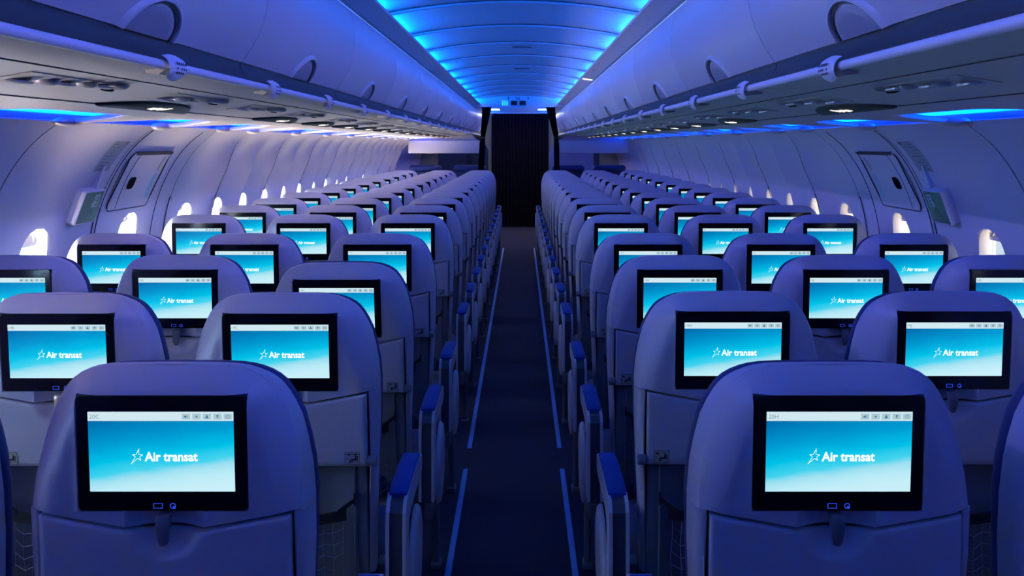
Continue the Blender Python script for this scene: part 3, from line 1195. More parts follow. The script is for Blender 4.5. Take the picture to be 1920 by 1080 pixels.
def make_lower():
    mb = MB()
    rows = []
    for z in [0.32, 0.36, 0.45, 0.55, 0.65, 0.72, 0.78]:
        row = []
        for i in range(21):
            x = -0.194 + 0.388 * i / 20
            a = abs(x)
            y = 0.034 + 0.020 * (1 - smoothstep(0.10, 0.155, a)) - 0.004 * smoothstep(0.16, 0.17, a)
            y += 0.03 * smoothstep(0.5, 0.32, z)
            row.append((x, y, z))
        rows.append(row)
    mb.grid(rows)
    mb.grid([[(x, y + 0.02, z) for x, y, z in r] for r in rows])
    for s in (-1, 1):
        mb.tube([(s * 0.165, 0.030, 0.40), (s * 0.164, 0.026, 0.60), (s * 0.165, 0.030, 0.735)], 0.0035, 6)
    mb.map(tilt)
    return mb.mesh('lower_back_panel', M['lower'], 40)


def make_pocket():
    st = MB()
    # elastic band, sagging, with a diagonal strap end on each side
    rows = []
    for i in range(21):
        x = -0.145 + 0.29 * i / 20
        zc = 0.615 - 0.012 * (1 - (x / 0.145) ** 2)
        y = 0.018 - 0.012 * (1 - (x / 0.145) ** 2)
        rows.append([(x, y + 0.004, zc - 0.014), (x, y, zc - 0.012), (x, y, zc + 0.012), (x, y + 0.004, zc + 0.014)])
    st.grid(rows)
    for s in (-1, 1):
        st.loft([[(s * 0.125, 0.012, 0.618), (s * 0.125, 0.012, 0.630), (s * 0.125, 0.016, 0.630), (s * 0.125, 0.016, 0.618)],
                 [(s * 0.163, 0.022, 0.644), (s * 0.163, 0.022, 0.655), (s * 0.163, 0.026, 0.655), (s * 0.163, 0.026, 0.644)]])
        st.box((s * 0.165, 0.022, 0.653), (0.005, 0.006, 0.03))
    st.map(tilt)
    nb = MB()
    nx, nz = 12, 8

    def Q(i, j):
        x = -0.135 + 0.27 * i / nx
        z = 0.605 - 0.235 * j / nz
        bul = (1 - (x / 0.15) ** 2) * math.sin(PI * (0.15 + 0.7 * j / nz))
        return Vector((x + 0.002 * math.sin(i * 2.1 + j * 1.3), 0.026 - 0.026 * bul, z - 0.010 * (1 - (x / 0.145) ** 2) + 0.003 * math.sin(i * 1.7 + j)))
    for j in range(nz + 1):
        for i in range(nx):
            nb.tube([Q(i, j) + Vector((0, 0, 0.005 * (-1) ** i)), Q(i + 1, j) + Vector((0, 0, 0.005 * (-1) ** (i + 1)))], 0.0009, 3, 0, False)
    for i in range(nx + 1):
        nb.tube([Q(i, j) + Vector((0, 0, 0.005 * (-1) ** i)) for j in range(nz + 1)], 0.0009, 3, 0, False)
    nb.map(tilt)
    return st.mesh('pocket_strap', M['strap'], 40), nb.mesh('pocket_net', M['net'], 0, weld=False)


def make_tray():
    mb = MB()
    xs = [-0.200, -0.1985, -0.196, -0.19, -0.17, -0.15, -0.12, -0.09, -0.075, -0.066, -0.060, -0.053, -0.046, -0.038, -0.028, -0.018, -0.008]
    xs = xs + [0.0] + [-x for x in reversed(xs)]
    rows = []
    for k in range(45):
        v = k / 44
        row = []
        for x in xs:
            zt, zb = seam_z(x) - 0.0042, 0.7445
            vv = v
            z = lerp(zb, zt, (vv ** 0.75) if vv > 0 else 0)
            ex = min(0.200 - abs(x), z - zb, zt - z)
            y = dish(x, z) + 0.005 * max(0, 1 - ex / 0.005) ** 2 - 0.001
            row.append((x, y, z))
        rows.append(row)
    mb.grid(rows)
    border = rows[0] + [r[-1] for r in rows[1:]] + list(reversed(rows[-1]))[1:] + [r[0] for r in reversed(rows[1:-1])]
    mb.grid([border, [(x * 0.997, 0.024, z) for x, y, z in border]], close_u=True)
    mb.map(tilt)
    tray = mb.mesh('tray_table', M['tray'], 42)
    # latch paddle
    lb = MB()
    rings = []
    for z, w_, ya, yb in ((0.9245, 0.007, 0.000, 0.010), (0.923, 0.0095, -0.009, 0.010), (0.917, 0.0105, -0.012, 0.008), (0.900, 0.0100, -0.012, 0.000), (0.885, 0.0088, -0.010, -0.002), (0.877, 0.0065, -0.008, -0.003), (0.8745, 0.003, -0.006, -0.004)):
        rings.append([(-w_, ya + 0.002, z), (-w_ * 0.7, ya, z), (w_ * 0.7, ya, z), (w_, ya + 0.002, z), (w_, yb, z), (-w_, yb, z)])
    lb.loft(rings)
    lb.map(tilt)
    return tray, lb.mesh('tray_latch', M['latch'], 35)


def make_monitor():
    mb = MB()
    r = 0.007
    rings = []
    zc = (BZ0 + BZ1) / 2
    for y, ins in ((0.009, 0.0), (0.0005, 0.0), (-0.0008, 0.0012), (-0.0010, 0.003)):
        w_, h = BX - 0.0008 - ins, (BZ1 - BZ0) / 2 - 0.0008 - ins
        ring = []
        for (cx, cz, a0) in ((w_ - r, h - r, 0), (-w_ + r, h - r, 90), (-w_ + r, -h + r, 180), (w_ - r, -h + r, 270)):
            for i in range(6):
                th = math.radians(a0 + 18 * i)
                ring.append((cx + r * math.cos(th), y, zc + cz + r * math.sin(th)))
        rings.append(ring)
    mb.loft(rings)
    mb.map(tilt)
    bez = mb.mesh('monitor', M['bezel'], 35)
    pb = MB()
    z0, yf = 0.9385, -0.0016
    # usb outline
    for a, bb, c_, d_ in ((-0.0145, 0.0005, 0.0033, 0.0043), (-0.0145, 0.0005, -0.0043, -0.0033), (-0.0145, -0.0133, -0.0043, 0.0043), (-0.0007, 0.0005, -0.0043, 0.0043)):
        pb.poly([(a - 0.001, yf, z0 + c_), (bb - 0.001, yf, z0 + c_), (bb - 0.001, yf, z0 + d_), (a - 0.001, yf, z0 + d_)])
    N = 20
    pb.grid([[(0.0155 + rr * math.cos(2 * PI * i / N), yf, z0 + rr * math.sin(2 * PI * i / N)) for i in range(N)] for rr in (0.0034, 0.0048)], close_u=True)
    pb.poly([(0.0155, yf, z0 - 0.0006), (0.0197, yf, z0 - 0.0006), (0.0197, yf, z0 - 0.0046), (0.0155, yf, z0 - 0.0046)])
    pb.map(tilt)
    return bez, pb.mesh('port', M['port'], 0)


_txt = {}


def text_geo(s, size, bold=0.0, wid=1.0, align='LEFT'):
    key = (s, size, bold, wid, align)
    if key in _txt: return _txt[key]
    cu = bpy.data.curves.new('t', 'FONT')
    cu.body = s
    cu.size = size
    cu.offset = bold
    cu.align_x = align
    cu.resolution_u = 3
    cu.fill_mode = 'FRONT'
    ob = bpy.data.objects.new('t', cu)
    COL.objects.link(ob)
    bpy.context.view_layer.update()
    dg = bpy.context.evaluated_depsgraph_get()
    me = bpy.data.meshes.new_from_object(ob.evaluated_get(dg))
    g = ([(v.co.x * wid, v.co.y) for v in me.vertices], [tuple(p.vertices) for p in me.polygons])
    bpy.data.objects.remove(ob)
    bpy.data.curves.remove(cu)
    bpy.data.meshes.remove(me)
    _txt[key] = g
    return g


def put_text(mb, g, x0, z0, y, m, w_fit=None):
    vs, fs = g
    if not vs: return
    mn, mx_ = min(v[0] for v in vs), max(v[0] for v in vs)
    k = (w_fit / (mx_ - mn)) if w_fit else 1.0
    mb.add([(x0 + (v[0] - mn) * k, y, z0 + v[1]) for v in vs], fs, m)


DX, DZ0, DZ1 = 0.1145, 0.9620, 1.0910


def base_display():
    mb = MB()
    y0 = -0.0016
    mb.poly([(-DX, y0, DZ0), (DX, y0, DZ0), (DX, y0, DZ1), (-DX, y0, DZ1)], 0)
    y1 = -0.0019
    mb.poly([(-DX, y1, DZ1 - 0.0148), (DX, y1, DZ1 - 0.0148), (DX, y1, DZ1), (-DX, y1, DZ1)], 1)
    y2, y3 = -0.0021, -0.0024
    zc = DZ1 - 0.0076
    for i, fx in enumerate((0.675, 0.747, 0.819, 0.891, 0.962)):
        x = -DX + 2 * DX * fx
        mb.poly([(x - 0.0066, y2, zc - 0.0046), (x + 0.0066, y2, zc - 0.0046), (x + 0.0066, y2, zc + 0.0046), (x - 0.0066, y2, zc + 0.0046)], 2)

        def ic(pts): mb.poly([(x + a * 0.001, y3, zc + b_ * 0.001) for a, b_ in pts], 3)
        if i == 0:
            ic([(-3, -1), (-1.6, -1), (0.6, -2.6), (0.6, 2.6), (-1.6, 1), (-3, 1)])
            ic([(1.4, -1.5), (1.9, -1.5), (1.9, 1.5), (1.4, 1.5)])
            ic([(2.6, -2.2), (3.1, -2.2), (3.1, 2.2), (2.6, 2.2)])
        elif i == 1:
            ic([(1.4 * math.cos(2 * PI * q / 10), 1.4 * math.sin(2 * PI * q / 10)) for q in range(10)])
            for q in range(8):
                a = 2 * PI * q / 8
                ic([(2.4 * math.cos(a) - 0.25, 2.4 * math.sin(a) - 0.25), (2.4 * math.cos(a) + 0.25, 2.4 * math.sin(a) - 0.25), (2.4 * math.cos(a) + 0.25, 2.4 * math.sin(a) + 0.25), (2.4 * math.cos(a) - 0.25, 2.4 * math.sin(a) + 0.25)])
        elif i == 2:
            ic([(-2.4, -2.6), (2.4, -2.6), (1.5, 0.2), (0.7, 1.2), (0.7, 3.0), (-0.7, 3.0), (-0.7, 1.2), (-1.5, 0.2)])
        elif i == 3:
            ic([(-0.6, -3), (0.6, -3), (0.6, 0.6), (-0.6, 0.6)])
            ic([(-2.2, 0.4), (2.2, 0.4), (1.4, 1.8), (0, 3), (-1.4, 1.8)])
        else:
            N = 18
            for q in range(N):
                a, a2 = 2 * PI * q / N, 2 * PI * (q + 1) / N
                if 70 < math.degrees((a + a2) / 2) < 110: continue
                ic([(2.3 * math.cos(a), 2.3 * math.sin(a)), (2.9 * math.cos(a), 2.9 * math.sin(a)), (2.9 * math.cos(a2), 2.9 * math.sin(a2)), (2.3 * math.cos(a2), 2.3 * math.sin(a2))])
            ic([(-0.3, 0.6), (0.3, 0.6), (0.3, 3), (-0.3, 3)])
    # logo: open star with a long tail and top, then the words
    yl = -0.0022
    cx, cz = -DX + 2 * DX * 0.335, 1.0195
    outer, inner = [], []
    tips = [(90 - 12, 0.0132), (18 - 4, 0.0092), (-54, 0.0092), (-126 - 4, 0.0175), (162, 0.0092)]
    for i in range(5):
        a, R = tips[i]
        outer.append((R * math.cos(math.radians(a)), R * math.sin(math.radians(a))))
        a2 = 90 - 36 - 72 * i
        outer.append((0.0040 * math.cos(math.radians(a2)), 0.0040 * math.sin(math.radians(a2))))
    for i in range(5):
        a, R = tips[i]
        k_ = R * 0.74
        inner.append((k_ * math.cos(math.radians(a)), k_ * math.sin(math.radians(a))))
        a2 = 90 - 36 - 72 * i
        inner.append((0.0032 * math.cos(math.radians(a2)), 0.0032 * math.sin(math.radians(a2))))
    mb.grid([[(cx + a, yl, cz + b_) for a, b_ in outer], [(cx + a, yl, cz + b_) for a, b_ in inner]], 4, close_u=True)
    put_text(mb, text_geo('Air transat', 0.0205, 0.00055, 0.86), -DX + 2 * DX * 0.383, 1.0118, yl, 4, 2 * DX * 0.366)
    return mb


DISPB = base_display()
DMATS = [M['picture'], M['bar'], M['barbox'], M['icon'], M['white'], M['seatno']]


def display_mesh(seat):
    mb = MB()
    mb.v, mb.f, mb.m = list(DISPB.v), list(DISPB.f), list(DISPB.m)
    if seat:
        put_text(mb, text_geo(seat, 0.0098), -DX + 0.0028, DZ1 - 0.0110, -0.0022, 5)
    mb.map(tilt)
    return mb.mesh('display', DMATS, 0, weld=False)


def make_backrest():
    mb = MB()
    rings = []
    for y, off, offt in ((0.088, -0.004, -0.02), (0.091, 0.004, -0.012), (0.098, 0.009, -0.010), (0.112, 0.0095, -0.012), (0.124, 0.005, -0.018), (0.133, -0.008, -0.030), (0.138, -0.03, -0.06)):
        o = outline(0.42, off, offt)
        rings.append([(x, y + 0.02 * smoothstep(0.9, 0.45, z), z) for x, z in o])
    mb.loft(rings)
    mb.map(tilt)
    return mb.mesh('backrest', M['uphol'], 50)


def make_cushion():
    mb = MB()
    mb.rbox((0, 0.335, 0.405), (0.43, 0.46, 0.115), 0.035)
    return mb.mesh('seat_cushion', M['uphol'], 50)


def make_pan():
    mb = MB()
    mb.rbox((0, 0.31, 0.325), (0.44, 0.44, 0.045), 0.01)
    return mb.mesh('seat_pan', M['lower'], 40)


def make_leg(front):
    mb = MB()
    y = 0.47 if front else 0.17
    ring = []
    mb.tube([(0, y + (0.05 if front else -0.04), 0.0), (0, y, 0.31)], [0.018, 0.022], 10)
    mb.rbox((0, y + (0.05 if front else -0.04), 0.011), (0.05, 0.08, 0.022), 0.006)
    return mb.mesh('leg', M['leg'], 40)


def make_arm(s, aisle):
    X = s * 0.2615
    out = {}
    # side profile (y, z) of the frame: long top, rounded back corner, upright at the back
    prof = [(0.455, 0.634), (0.450, 0.6405), (0.30, 0.648), (0.115, 0.6425), (0.085, 0.634), (0.068, 0.615), (0.062, 0.58), (0.062, 0.36)]
    inn = [(0.440, 0.594), (0.43, 0.590), (0.30, 0.590), (0.165, 0.585), (0.145, 0.575), (0.135, 0.56), (0.130, 0.53), (0.130, 0.36)]
    mb = MB()
    for xc, hw in ((-0.0205, 0.0045), (0.0205, 0.0045)):
        rings = []
        for (a, bb), (c_, d_) in zip(prof, inn):
            rings.append([(X + xc - hw, a, bb), (X + xc + hw, a, bb), (X + xc + hw, c_, d_), (X + xc - hw, c_, d_)])
        mb.loft(rings)
    # bullnose at the front end
    rings = []
    for y, za, zb in ((0.425, 0.593, 0.640), (0.452, 0.594, 0.640), (0.462, 0.600, 0.635), (0.466, 0.610, 0.628)):
        rings.append([(X - 0.025, y, za), (X + 0.025, y, za), (X + 0.025, y, zb), (X - 0.025, y, zb)])
    mb.loft(rings)
    out['frame'] = mb.mesh('armrest', M['armframe'], 30)
    mb = MB()
    rings = []
    for (a, bb), (c_, d_) in list(zip(prof, inn))[1:]:
        rings.append([(X - 0.0165, a + 0.004, bb - 0.004), (X + 0.0165, a + 0.004, bb - 0.004), (X + 0.0165, c_, d_), (X - 0.0165, c_, d_)])
    mb.loft(rings)
    out['channel'] = mb.mesh('arm_channel', M['armdark'], 30)
    mb = MB()
    rings = []
    for y, z, w_ in ((0.428, 0.6405, 0.021), (0.426, 0.650, 0.021), (0.42, 0.653, 0.0225), (0.30, 0.657, 0.0235), (0.15, 0.655, 0.0235), (0.118, 0.651, 0.0225), (0.112, 0.647, 0.021), (0.112, 0.640, 0.020)):
        rings.append([(X - w_, y, z - 0.008), (X - w_, y, z - 0.002), (X - w_ + 0.003, y, z), (X + w_ - 0.003, y, z), (X + w_, y, z - 0.002), (X + w_, y, z - 0.008)])
    mb.loft(rings)
    out['pad'] = mb.mesh('arm_pad', M['armpad'], 35)
    if aisle:
        mb = MB()
        rings = []
        # rounded teardrop shroud on the aisle side of the seat pan
        for x, f in ((0.024, 1.0), (0.030, 1.0), (0.037, 0.94), (0.040, 0.80)):
            ring = []
            for i in range(24):
                th = 2 * PI * i / 24
                cy, cz = math.cos(th), math.sin(th)
                yy = 0.235 + 0.115 * f * math.copysign(abs(cy) ** 0.85, cy)
                zz2 = 0.445 + f * (0.135 * cz if cz < 0 else 0.115 * cz) + 0.02 * cy
                ring.append((X + s * x, yy, zz2))
            rings.append(ring)
        mb.loft(rings)
        out['side'] = mb.mesh('side_shroud', M['armframe'], 40)
        mb = MB()
        mb.rbox((X - s * 0.045, 0.17, 0.40), (0.028, 0.06, 0.12), 0.004)
        mb.rbox((X + s * 0.0, 0.30, 0.30), (0.03, 0.34, 0.05), 0.008)
        mb.tube([(X, 0.40, 0.29), (X, 0.43, 0.0)], 0.014, 8)
        mb.rbox((X, 0.43, 0.01), (0.036, 0.07, 0.02), 0.005)
        out['stay'] = mb.mesh('side_stay', M['lower'], 40)
    return out


def make_sticker(x, oxygen):
    mb = MB()
    w_, h = 0.0185, 0.0158
    z0 = 0.766
    y = -0.0016
    mb.poly([(x - w_, y, z0 - h), (x + w_, y, z0 - h), (x + w_, y, z0 + h), (x - w_, y, z0 + h)], 0)
    y -= 0.0003

    def pg(pts, m=1): mb.poly([(x + a * 0.001, y, z0 + b_ * 0.001) for a, b_ in pts], m)
    for a in ((-17.6, -15, 17.6, -14.2), (-17.6, 14.2, 17.6, 15), (-17.6, -15, -16.9, 15), (16.9, -15, 17.6, 15)):
        pg([(a[0], a[1]), (a[2], a[1]), (a[2], a[3]), (a[0], a[3])])
    # seated figure
    pg([(6.5, 7.2), (9, 7.2), (9, 9.7), (6.5, 9.7)])
    pg([(5.0, -3), (10, -4), (11, 6), (7.0, 6.5)])
    pg([(-4, -5.5), (9, -5.5), (9, -2), (-1.0, -1.5)])
    pg([(-8, -10.5), (-4.5, -10.5), (-1, -2), (-4, -2)])
    pg([(10.5, -8), (12.5, -8), (13.5, 6), (11.8, 6)])
    pg([(-7, -11), (4, -9), (4, -7.5), (-5, -8.5)])
    if oxygen:
        pg([(-13.5, 4.5), (-6.5, 4.5), (-6.5, 8.5), (-10, 11.5), (-13.5, 8.5)])
        pg([(-12, 5.5), (-10.3, 5.5), (-10.3, 8), (-12, 8)], 2)
        pg([(-9.6, 5.5), (-7.9, 5.5), (-7.9, 8), (-9.6, 8)], 2)
    else:
        for sx in (-1, 1):
            pg([(sx * 3, 9), (sx * 9, 7), (sx * 12, 9), (sx * 9, 12), (sx * 5, 11.5)])
            pg([(sx * 12.5, 9.5), (sx * 15, 8), (sx * 15, 12)])
        pg([(-1.2, 8.8), (1.2, 8.8), (1.2, 10.2), (-1.2, 10.2)])
    mb.map(tilt)
    return mb.mesh('placard', [M['sticker'] if oxygen else M['stickerclear'], M['ink'], M['orange']], 0, weld=False)


ME = {}
ME['shell'] = make_back_shell()
ME['lower'] = make_lower()
ME['strap'], ME['net'] = make_pocket()
ME['tray'], ME['latch'] = make_tray()
ME['mon'], ME['port'] = make_monitor()
for q in (-1, 1):
    hb = MB()
    hb.lathe([(0.001, -0.0105), (0.011, -0.0105), (0.0125, -0.009), (0.0125, 0.009), (0.011, 0.0105), (0.001, 0.0105)], (q * 0.2115, 0.004, 0.757), 16, 0, Matrix.Rotation(PI / 2, 3, 'Y'))
    hb.map(tilt)
    ME['hinge', q] = hb.mesh('tray_hinge', M['latch'], 40)
ME['back'] = make_backrest()
ME['cush'] = make_cushion()
ME['pan'] = make_pan()
ME['legf'], ME['legr'] = make_leg(True), make_leg(False)
ARM = {(s, a): make_arm(s, a) for s in (-1, 1) for a in (True, False)}
STK = {('C'): make_sticker(0.165, False), ('H'): make_sticker(-0.165, True), 'B': make_sticker(-0.125, True), 'J': make_sticker(0.125, True),
       'A': make_sticker(-0.125, True), 'K': make_sticker(0.125, True)}
DISP = {}


def part_bin(o, ang):
    """recline: turn a backrest part about the seat hinge"""
    if ang:
        p = Vector((0, 0.12, 0.42))
        R = Matrix.Rotation(ang, 3, 'X')
        o.rotation_euler = (ang, 0, 0)
        o.location = p - R @ p


def make_seat(row, letter, x, y, label, side, aisle, ang=0.0, detail=True):
    e = empty('passenger_seat', (x, y, 0))
    tag(e, label, 'seat', 'economy seats %s of the aisle' % ('left' if side < 0 else 'right'))
    ins = -side            # armrest on the aisle side of every seat
    L = []
    L.append(link('back_shell', ME['shell'], e))
    L.append(link('lower_back_panel', ME['lower'], e))
    L.append(link('backrest', ME['back'], e))
    tr = link('tray_table', ME['tray'], e)
    L.append(tr)
    link('tray_latch', ME['latch'], tr)
    if detail:
        for q in (-1, 1): link('tray_hinge', ME['hinge', q], tr)
    if letter in STK and detail:
        link('placard', STK[letter], tr)
    mo = link('monitor', ME['mon'], e)
    L.append(mo)
    nm = '%d%s' % (row, letter)
    if row < 14: nm = ''
    if nm not in DISP: DISP[nm] = display_mesh(nm)
    link('display', DISP[nm], mo)
    link('port', ME['port'], mo)
    if detail:
        po = link('seat_pocket', ME['strap'], e)
        L.append(po)
        link('pocket_net', ME['net'], po)
    link('seat_cushion', ME['cush'], e)
    link('seat_pan', ME['pan'], e)
    for q in ('legf', 'legr'): link('leg', ME[q], e)
    A = ARM[(ins, aisle)]
    ar = link('armrest', A['frame'], e)
    link('arm_channel', A['channel'], ar)
    link('arm_pad', A['pad'], ar)
    if aisle:
        link('side_shroud', A['side'], e)
        link('side_stay', A['stay'], e)
    for o in L: part_bin(o, ang)
    return e


ROWY = {20 - n: 1.58 + 0.79 * n for n in range(4)}
for n in range(12): ROWY[16 - n] = 5.02 + 0.79 * n
SEATX = {'A': -1.579, 'B': -1.056, 'C': -0.533, 'H': 0.533, 'J': 1.056, 'K': 1.579}
POSN = {'A': 'window', 'K': 'window', 'B': 'middle', 'J': 'middle', 'C': 'aisle', 'H': 'aisle'}
RECL = {(18, 'C'): math.radians(7.0), (19, 'C'): math.radians(1.2), (19, 'B'): math.radians(1.2)}
for row in sorted(ROWY, reverse=True):
    for letter in 'ABCHJK':
        if row == 20 and letter in 'AK': continue
        if row == 19 and letter in 'AK': continue
        side = -1 if letter in 'ABC' else 1
        lab = '%s seat %s of the aisle in the %s row from the camera' % (POSN[letter], 'left' if side < 0 else 'right', ORD[20 - row])
        if row in (20, 19, 18, 17):
            if (row, letter) == (18, 'C'): lab = 'reclined ' + lab
            elif letter in 'CH' and row > 18: lab = 'lavender ' + lab
            lab += ', screen on' if row > 17 else ''
        make_seat(row, letter, SEATX[letter], ROWY[row], lab, side, letter in 'CH', RECL.get((row, letter), 0.0), row >= 12)

# ------------------------------------------------------------------ floor path strips
for s, nm in ((-1, 'left'), (1, 'right')):
    for a, bb, pl_ in ((0.6, 4.66, 'near'), (4.98, 14.6, 'far')):
        mb = MB()
        mb.rbox((0, (bb - a) / 2, 0.002), (0.022, bb - a, 0.004), 0.0015, 0, 2)
        o = mb.build('floor_path_strip', M['strip'], None, smooth=0)
        o.location = (s * 0.224, a, 0)
        tag(o, '%s blue floor path strip along the %s edge of the aisle' % (pl_, nm), 'floor strip', 'blue aisle floor strips')

# ------------------------------------------------------------------ cabin front: header, sign, curtains, dividers, club seats
e = empty('ceiling_header', (0, 14.45, 0))
tag(e, 'blue transverse header panel carrying the lavatory sign above the curtains', 'header panel')
mb = MB()
pts = [(-0.66, 2.05), (-0.30, 2.05), (-0.255, 1.985), (0.255, 1.985), (0.30, 2.05), (0.66, 2.05)] + [(x, ceil_z(x) + 0.006) for x in (0.66, 0.5, 0.35, 0.2, 0, -0.2, -0.35, -0.5, -0.66)]
mb.loft([[(x, y, z) for x, z in pts] for y in (0, 0.05)])
mb.build('header_panel', M['ceil'], e, smooth=30)
mb = MB()
for i, cx in enumerate((-0.232, -0.200, -0.168)):
    for q in range(1):
        mb.lathe([(0.001, -0.001), (0.0085, 0.0), (0.0085, 0.001)], (cx, -0.004, 2.137), 10, 0, Matrix.Rotation(PI / 2, 3, 'X'))
    if i == 0:
        mb.poly([(cx - 0.011, -0.004, 2.09), (cx + 0.011, -0.004, 2.09), (cx + 0.005, -0.004, 2.126), (cx - 0.005, -0.004, 2.126)])
    else:
        mb.poly([(cx - 0.009, -0.004, 2.10), (cx + 0.009, -0.004, 2.10), (cx + 0.009, -0.004, 2.126), (cx - 0.009, -0.004, 2.126)])
    for dx in (-0.005, 0.005):
        mb.poly([(cx + dx - 0.003, -0.004, 2.07), (cx + dx + 0.003, -0.004, 2.07), (cx + dx + 0.003, -0.004, 2.10), (cx + dx - 0.003, -0.004, 2.10)])
mb.build('lavatory_sign', M['cyanlit'], e, smooth=0)
for cx in (-0.068, 0.055):
    mb = MB()
    mb.rbox((cx, -0.004, 2.108), (0.092, 0.012, 0.066), 0.004)
    mb.build('dark_display', M['lens'], e, smooth=30)
mb = MB()
for cx in (-0.151, 0.137):
    mb.poly([(cx - 0.004, -0.002, 2.152), (cx + 0.004, -0.002, 2.152), (cx + 0.004, -0.002, 2.184), (cx - 0.004, -0.002, 2.184)])
    mb.poly([(cx - 0.018, -0.002, 2.178), (cx + 0.018, -0.002, 2.178), (cx, -0.002, 2.198)])
for a in ((-0.038, -0.030), (0.004, 0.012)):
    mb.poly([(a[0], -0.002, 2.152), (a[1], -0.002, 2.152), (a[1], -0.002, 2.196), (a[0], -0.002, 2.196)])
mb.poly([(-0.038, -0.0021, 2.196), (-0.027, -0.0021, 2.196), (0.012, -0.0021, 2.152), (0.001, -0.0021, 2.152)])
mb.build('header_marks', M['seam'], e, smooth=0)

for s, nm, tb in ((-1, 'left', [(2.16, -0.465, 0.155), (2.0, -0.470, 0.13), (1.85, -0.493, 0.10), (1.70, -0.515, 0.082), (1.62, -0.522, 0.060), (1.50, -0.53, 0.085), (1.15, -0.552, 0.088), (0.5, -0.56, 0.10), (0.04, -0.56, 0.10)]),
                  (1, 'right', [(2.16, 0.452, 0.15), (2.0, 0.468, 0.125), (1.85, 0.500, 0.10), (1.70, 0.530, 0.085), (1.60, 0.545, 0.060), (1.50, 0.55, 0.08), (1.15, 0.553, 0.078), (0.5, 0.56, 0.09), (0.04, 0.56, 0.09)])):
    e = empty('tied_curtain', (0, 14.60, 0))
    tag(e, 'narrow dark navy curtain tied back %s of the aisle below the header' % nm, 'curtain', 'tied back curtains')
    mb = MB()
    rings = []
    tz = sorted(tb)
    for j in range(41):
        z = lerp(0.04, 2.16, j / 40)
        cx = interp([(a, b_) for a, b_, c_ in tz], z)
        w_ = interp([(a, c_) for a, b_, c_ in tz], z)
        front = []
        for i in range(25):
            u = -1 + i / 12
            front.append((cx + u * w_ / 2, -0.012 + 0.012 * math.sin(i * PI / 2.0), z))
        back = [(x, y + 0.03, z_) for x, y, z_ in reversed(front)]
        rings.append(front + back)
    mb.loft(rings)
    mb.build('curtain_fabric', M['curtain'], e, smooth=60)
    mb = MB()
    cx = interp([(a, b_) for a, b_, c_ in tz], 1.61)
    mb.rbox((cx, 0.0, 1.61), (0.072, 0.062, 0.03), 0.01)
    mb.build('tie_band', M['strap'], e, smooth=40)

mb = MB()
rings = []
for j in range(7):
    z = lerp(0.03, 2.075, j / 6)
    front = []
    for i in range(161):
        u = i / 160
        x = lerp(-0.505, 0.535, u) + 0.004 * math.sin(u * 40 + j)
        front.append((x, 0.03 * math.sin(u * 2 * PI * 17 + 0.2 * j), z))
    rings.append(front + [(x, y + 0.012, z_) for x, y, z_ in reversed(front)])
mb.loft(rings)
e = empty('galley_curtain', (0, 18.3, 0))
tag(e, 'wide pleated dark navy curtain drawn across the end of the aisle', 'curtain')
mb.build('curtain_fabric', M['curtain'], e, smooth=60)
mb = MB()
mb.tube([(-0.62, 0.005, 2.085), (0.62, 0.005, 2.085)], 0.012, 10)
mb.build('curtain_rail', M['rail'], e, smooth=60)

for s, nm in ((-1, 'left'), (1, 'right')):
    e = empty('class_divider', (0, 14.72, 0))
    tag(e, 'flat %s class divider panel hanging under the %s bins' % ('grey' if s < 0 else 'blue', nm), 'divider', 'class dividers under the bins')
    mb = MB()
    mb.rbox((s * 1.10, 0, 1.475), (1.04, 0.024, 0.185), 0.006)
    mb.build('divider_panel', M['bin'], e, smooth=30)
    mb = MB()
    pts = [(0.60, 1.568), (1.60, 1.568), (1.45, 1.60), (1.05, 1.612), (0.72, 1.65), (0.69, 1.65)]
    mb.loft([[(s * x, y, z) for x, z in pts] for y in (0.02, 0.06)])
    mb.build('divider_mount', M['partition'], e, smooth=30)

for s, nm, m_ in ((-1, 'left', 'olive'), (1, 'right', 'partition')):
    e = empty('cabin_partition', (0, 17.3, 0))
    tag(e, '%s partition wall beside the drawn curtain, %s side' % ('dark olive' if s < 0 else 'lavender', nm), 'partition', 'forward partitions')
    mb = MB()
    xa, xb, zt = 0.53, 1.40, 1.55
    pts = [(xa, 0.0), (xb, 0.0), (xb, zt), (xa + 0.14, zt), (xa + 0.05, zt - 0.04), (xa, zt - 0.14)]
    mb.loft([[(s * x, y, z) for x, z in pts] for y in (0, 0.05)])
    p_ = mb.build('partition_panel', M[m_], e, smooth=30)
    mb = MB()
    if s < 0:
        mb.rbox((s * 0.85, -0.01, 1.28), (0.09, 0.02, 0.22), 0.01)
    else:
        mb.rbox((s * 1.33, -0.01, 1.28), (0.10, 0.02, 0.3), 0.01)
    mb.build('partition_fitting', M['fascia'] if s < 0 else M['olive'], e, smooth=30)

for s, nm in ((-1, 'left'), (1, 'right')):
    e = empty('galley_light', (s * 0.41, 17.4, 2.12))
    tag(e, 'bright oblong ceiling light %s of the header beyond the curtains' % nm, 'ceiling light', 'bright ceiling lights')
    mb = MB()
    mb.rbox((0, 0, 0.012), (0.30, 0.26, 0.02), 0.008)
    mb.build('light_frame', M['rail'], e, smooth=30)
    mb = MB()
    mb.rbox((0, 0, -0.004), (0.27, 0.23, 0.018), 0.005)
    mb.build('light_diffuser', M['glow'], e, smooth=30)
area('galley_lamp', (-0.41, 17.4, 2.09), (0, 0.001, -1), 0.24, 0.2, (1.0, 0.93, 0.72), 9.0)
area('galley_lamp', (0.41, 17.4, 2.09), (0, 0.001, -1), 0.24, 0.2, (1.0, 0.93, 0.72), 9.0)

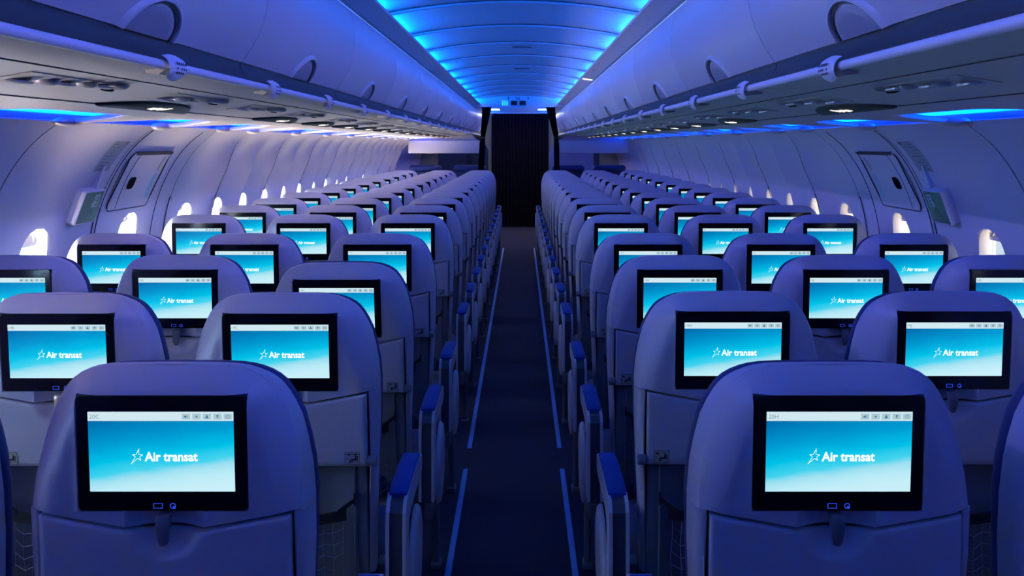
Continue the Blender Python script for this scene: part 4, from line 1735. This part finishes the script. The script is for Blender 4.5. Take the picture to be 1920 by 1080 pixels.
# club seats: broad blue leather tops over the economy backs
def club_meshes():
    out = {}
    mb = MB()
    mb.rbox((0, 0.10, 0.78), (0.52, 0.13, 0.68), 0.05, 0, 4)
    mb.map(lambda v: Vector((v.x * (1 - 0.12 * smoothstep(0.9, 1.12, v.z)), v.y - 0.08 * (v.z - 0.5), v.z)))
    out['backrest'] = mb.mesh('backrest', M['uphol'], 50)
    mb = MB()
    mb.rbox((0, 0.02, 1.145), (0.50, 0.14, 0.10), 0.045, 0, 4)
    out['headrest'] = mb.mesh('headrest', M['club'], 50)
    mb = MB()
    mb.rbox((0, 0.36, 0.40), (0.50, 0.50, 0.13), 0.04, 0, 4)
    out['seat_cushion'] = mb.mesh('seat_cushion', M['uphol'], 50)
    mb = MB()
    mb.rbox((0, 0.30, 0.165), (0.40, 0.34, 0.34), 0.02)
    out['seat_base'] = mb.mesh('seat_base', M['lower'], 40)
    return out


CM = club_meshes()
for x, lab in ((-1.43, 'dark blue leather club seat on the left by the sidewall'), (-0.75, 'dark blue leather club seat on the left beside the tied curtain'),
               (0.75, 'dark blue leather club seat on the right beside the tied curtain'), (1.38, 'dark blue leather club seat on the right by the sidewall')):
    e = empty('club_seat', (x, 15.3, 0))
    tag(e, lab, 'seat', 'club seats beyond the divider')
    for q in CM: link(q, CM[q], e)

# small dark ceiling vents
for y, lab in ((7.15, 'nearer small dark slot vent in the middle of the ceiling'), (9.2, 'farther small dark slot vent in the middle of the ceiling')):
    mb = MB()
    mb.rbox((0, 0, 0), (0.14, 0.035, 0.008), 0.003)
    o = mb.build('ceiling_vent', M['seam'], None, smooth=30)
    o.location = (0.04, y, ceil_z(0.04) - 0.001)
    tag(o, lab, 'vent', 'ceiling slot vents')

# lapped metal clip on the right lip, its brightness put in as emission
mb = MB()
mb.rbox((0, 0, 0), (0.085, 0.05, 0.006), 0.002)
o = mb.build('lip_bracket', M['glow'], None, smooth=30)
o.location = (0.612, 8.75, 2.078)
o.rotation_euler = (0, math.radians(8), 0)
tag(o, 'small bracket with added glow on the lip above the right bins', 'bracket')
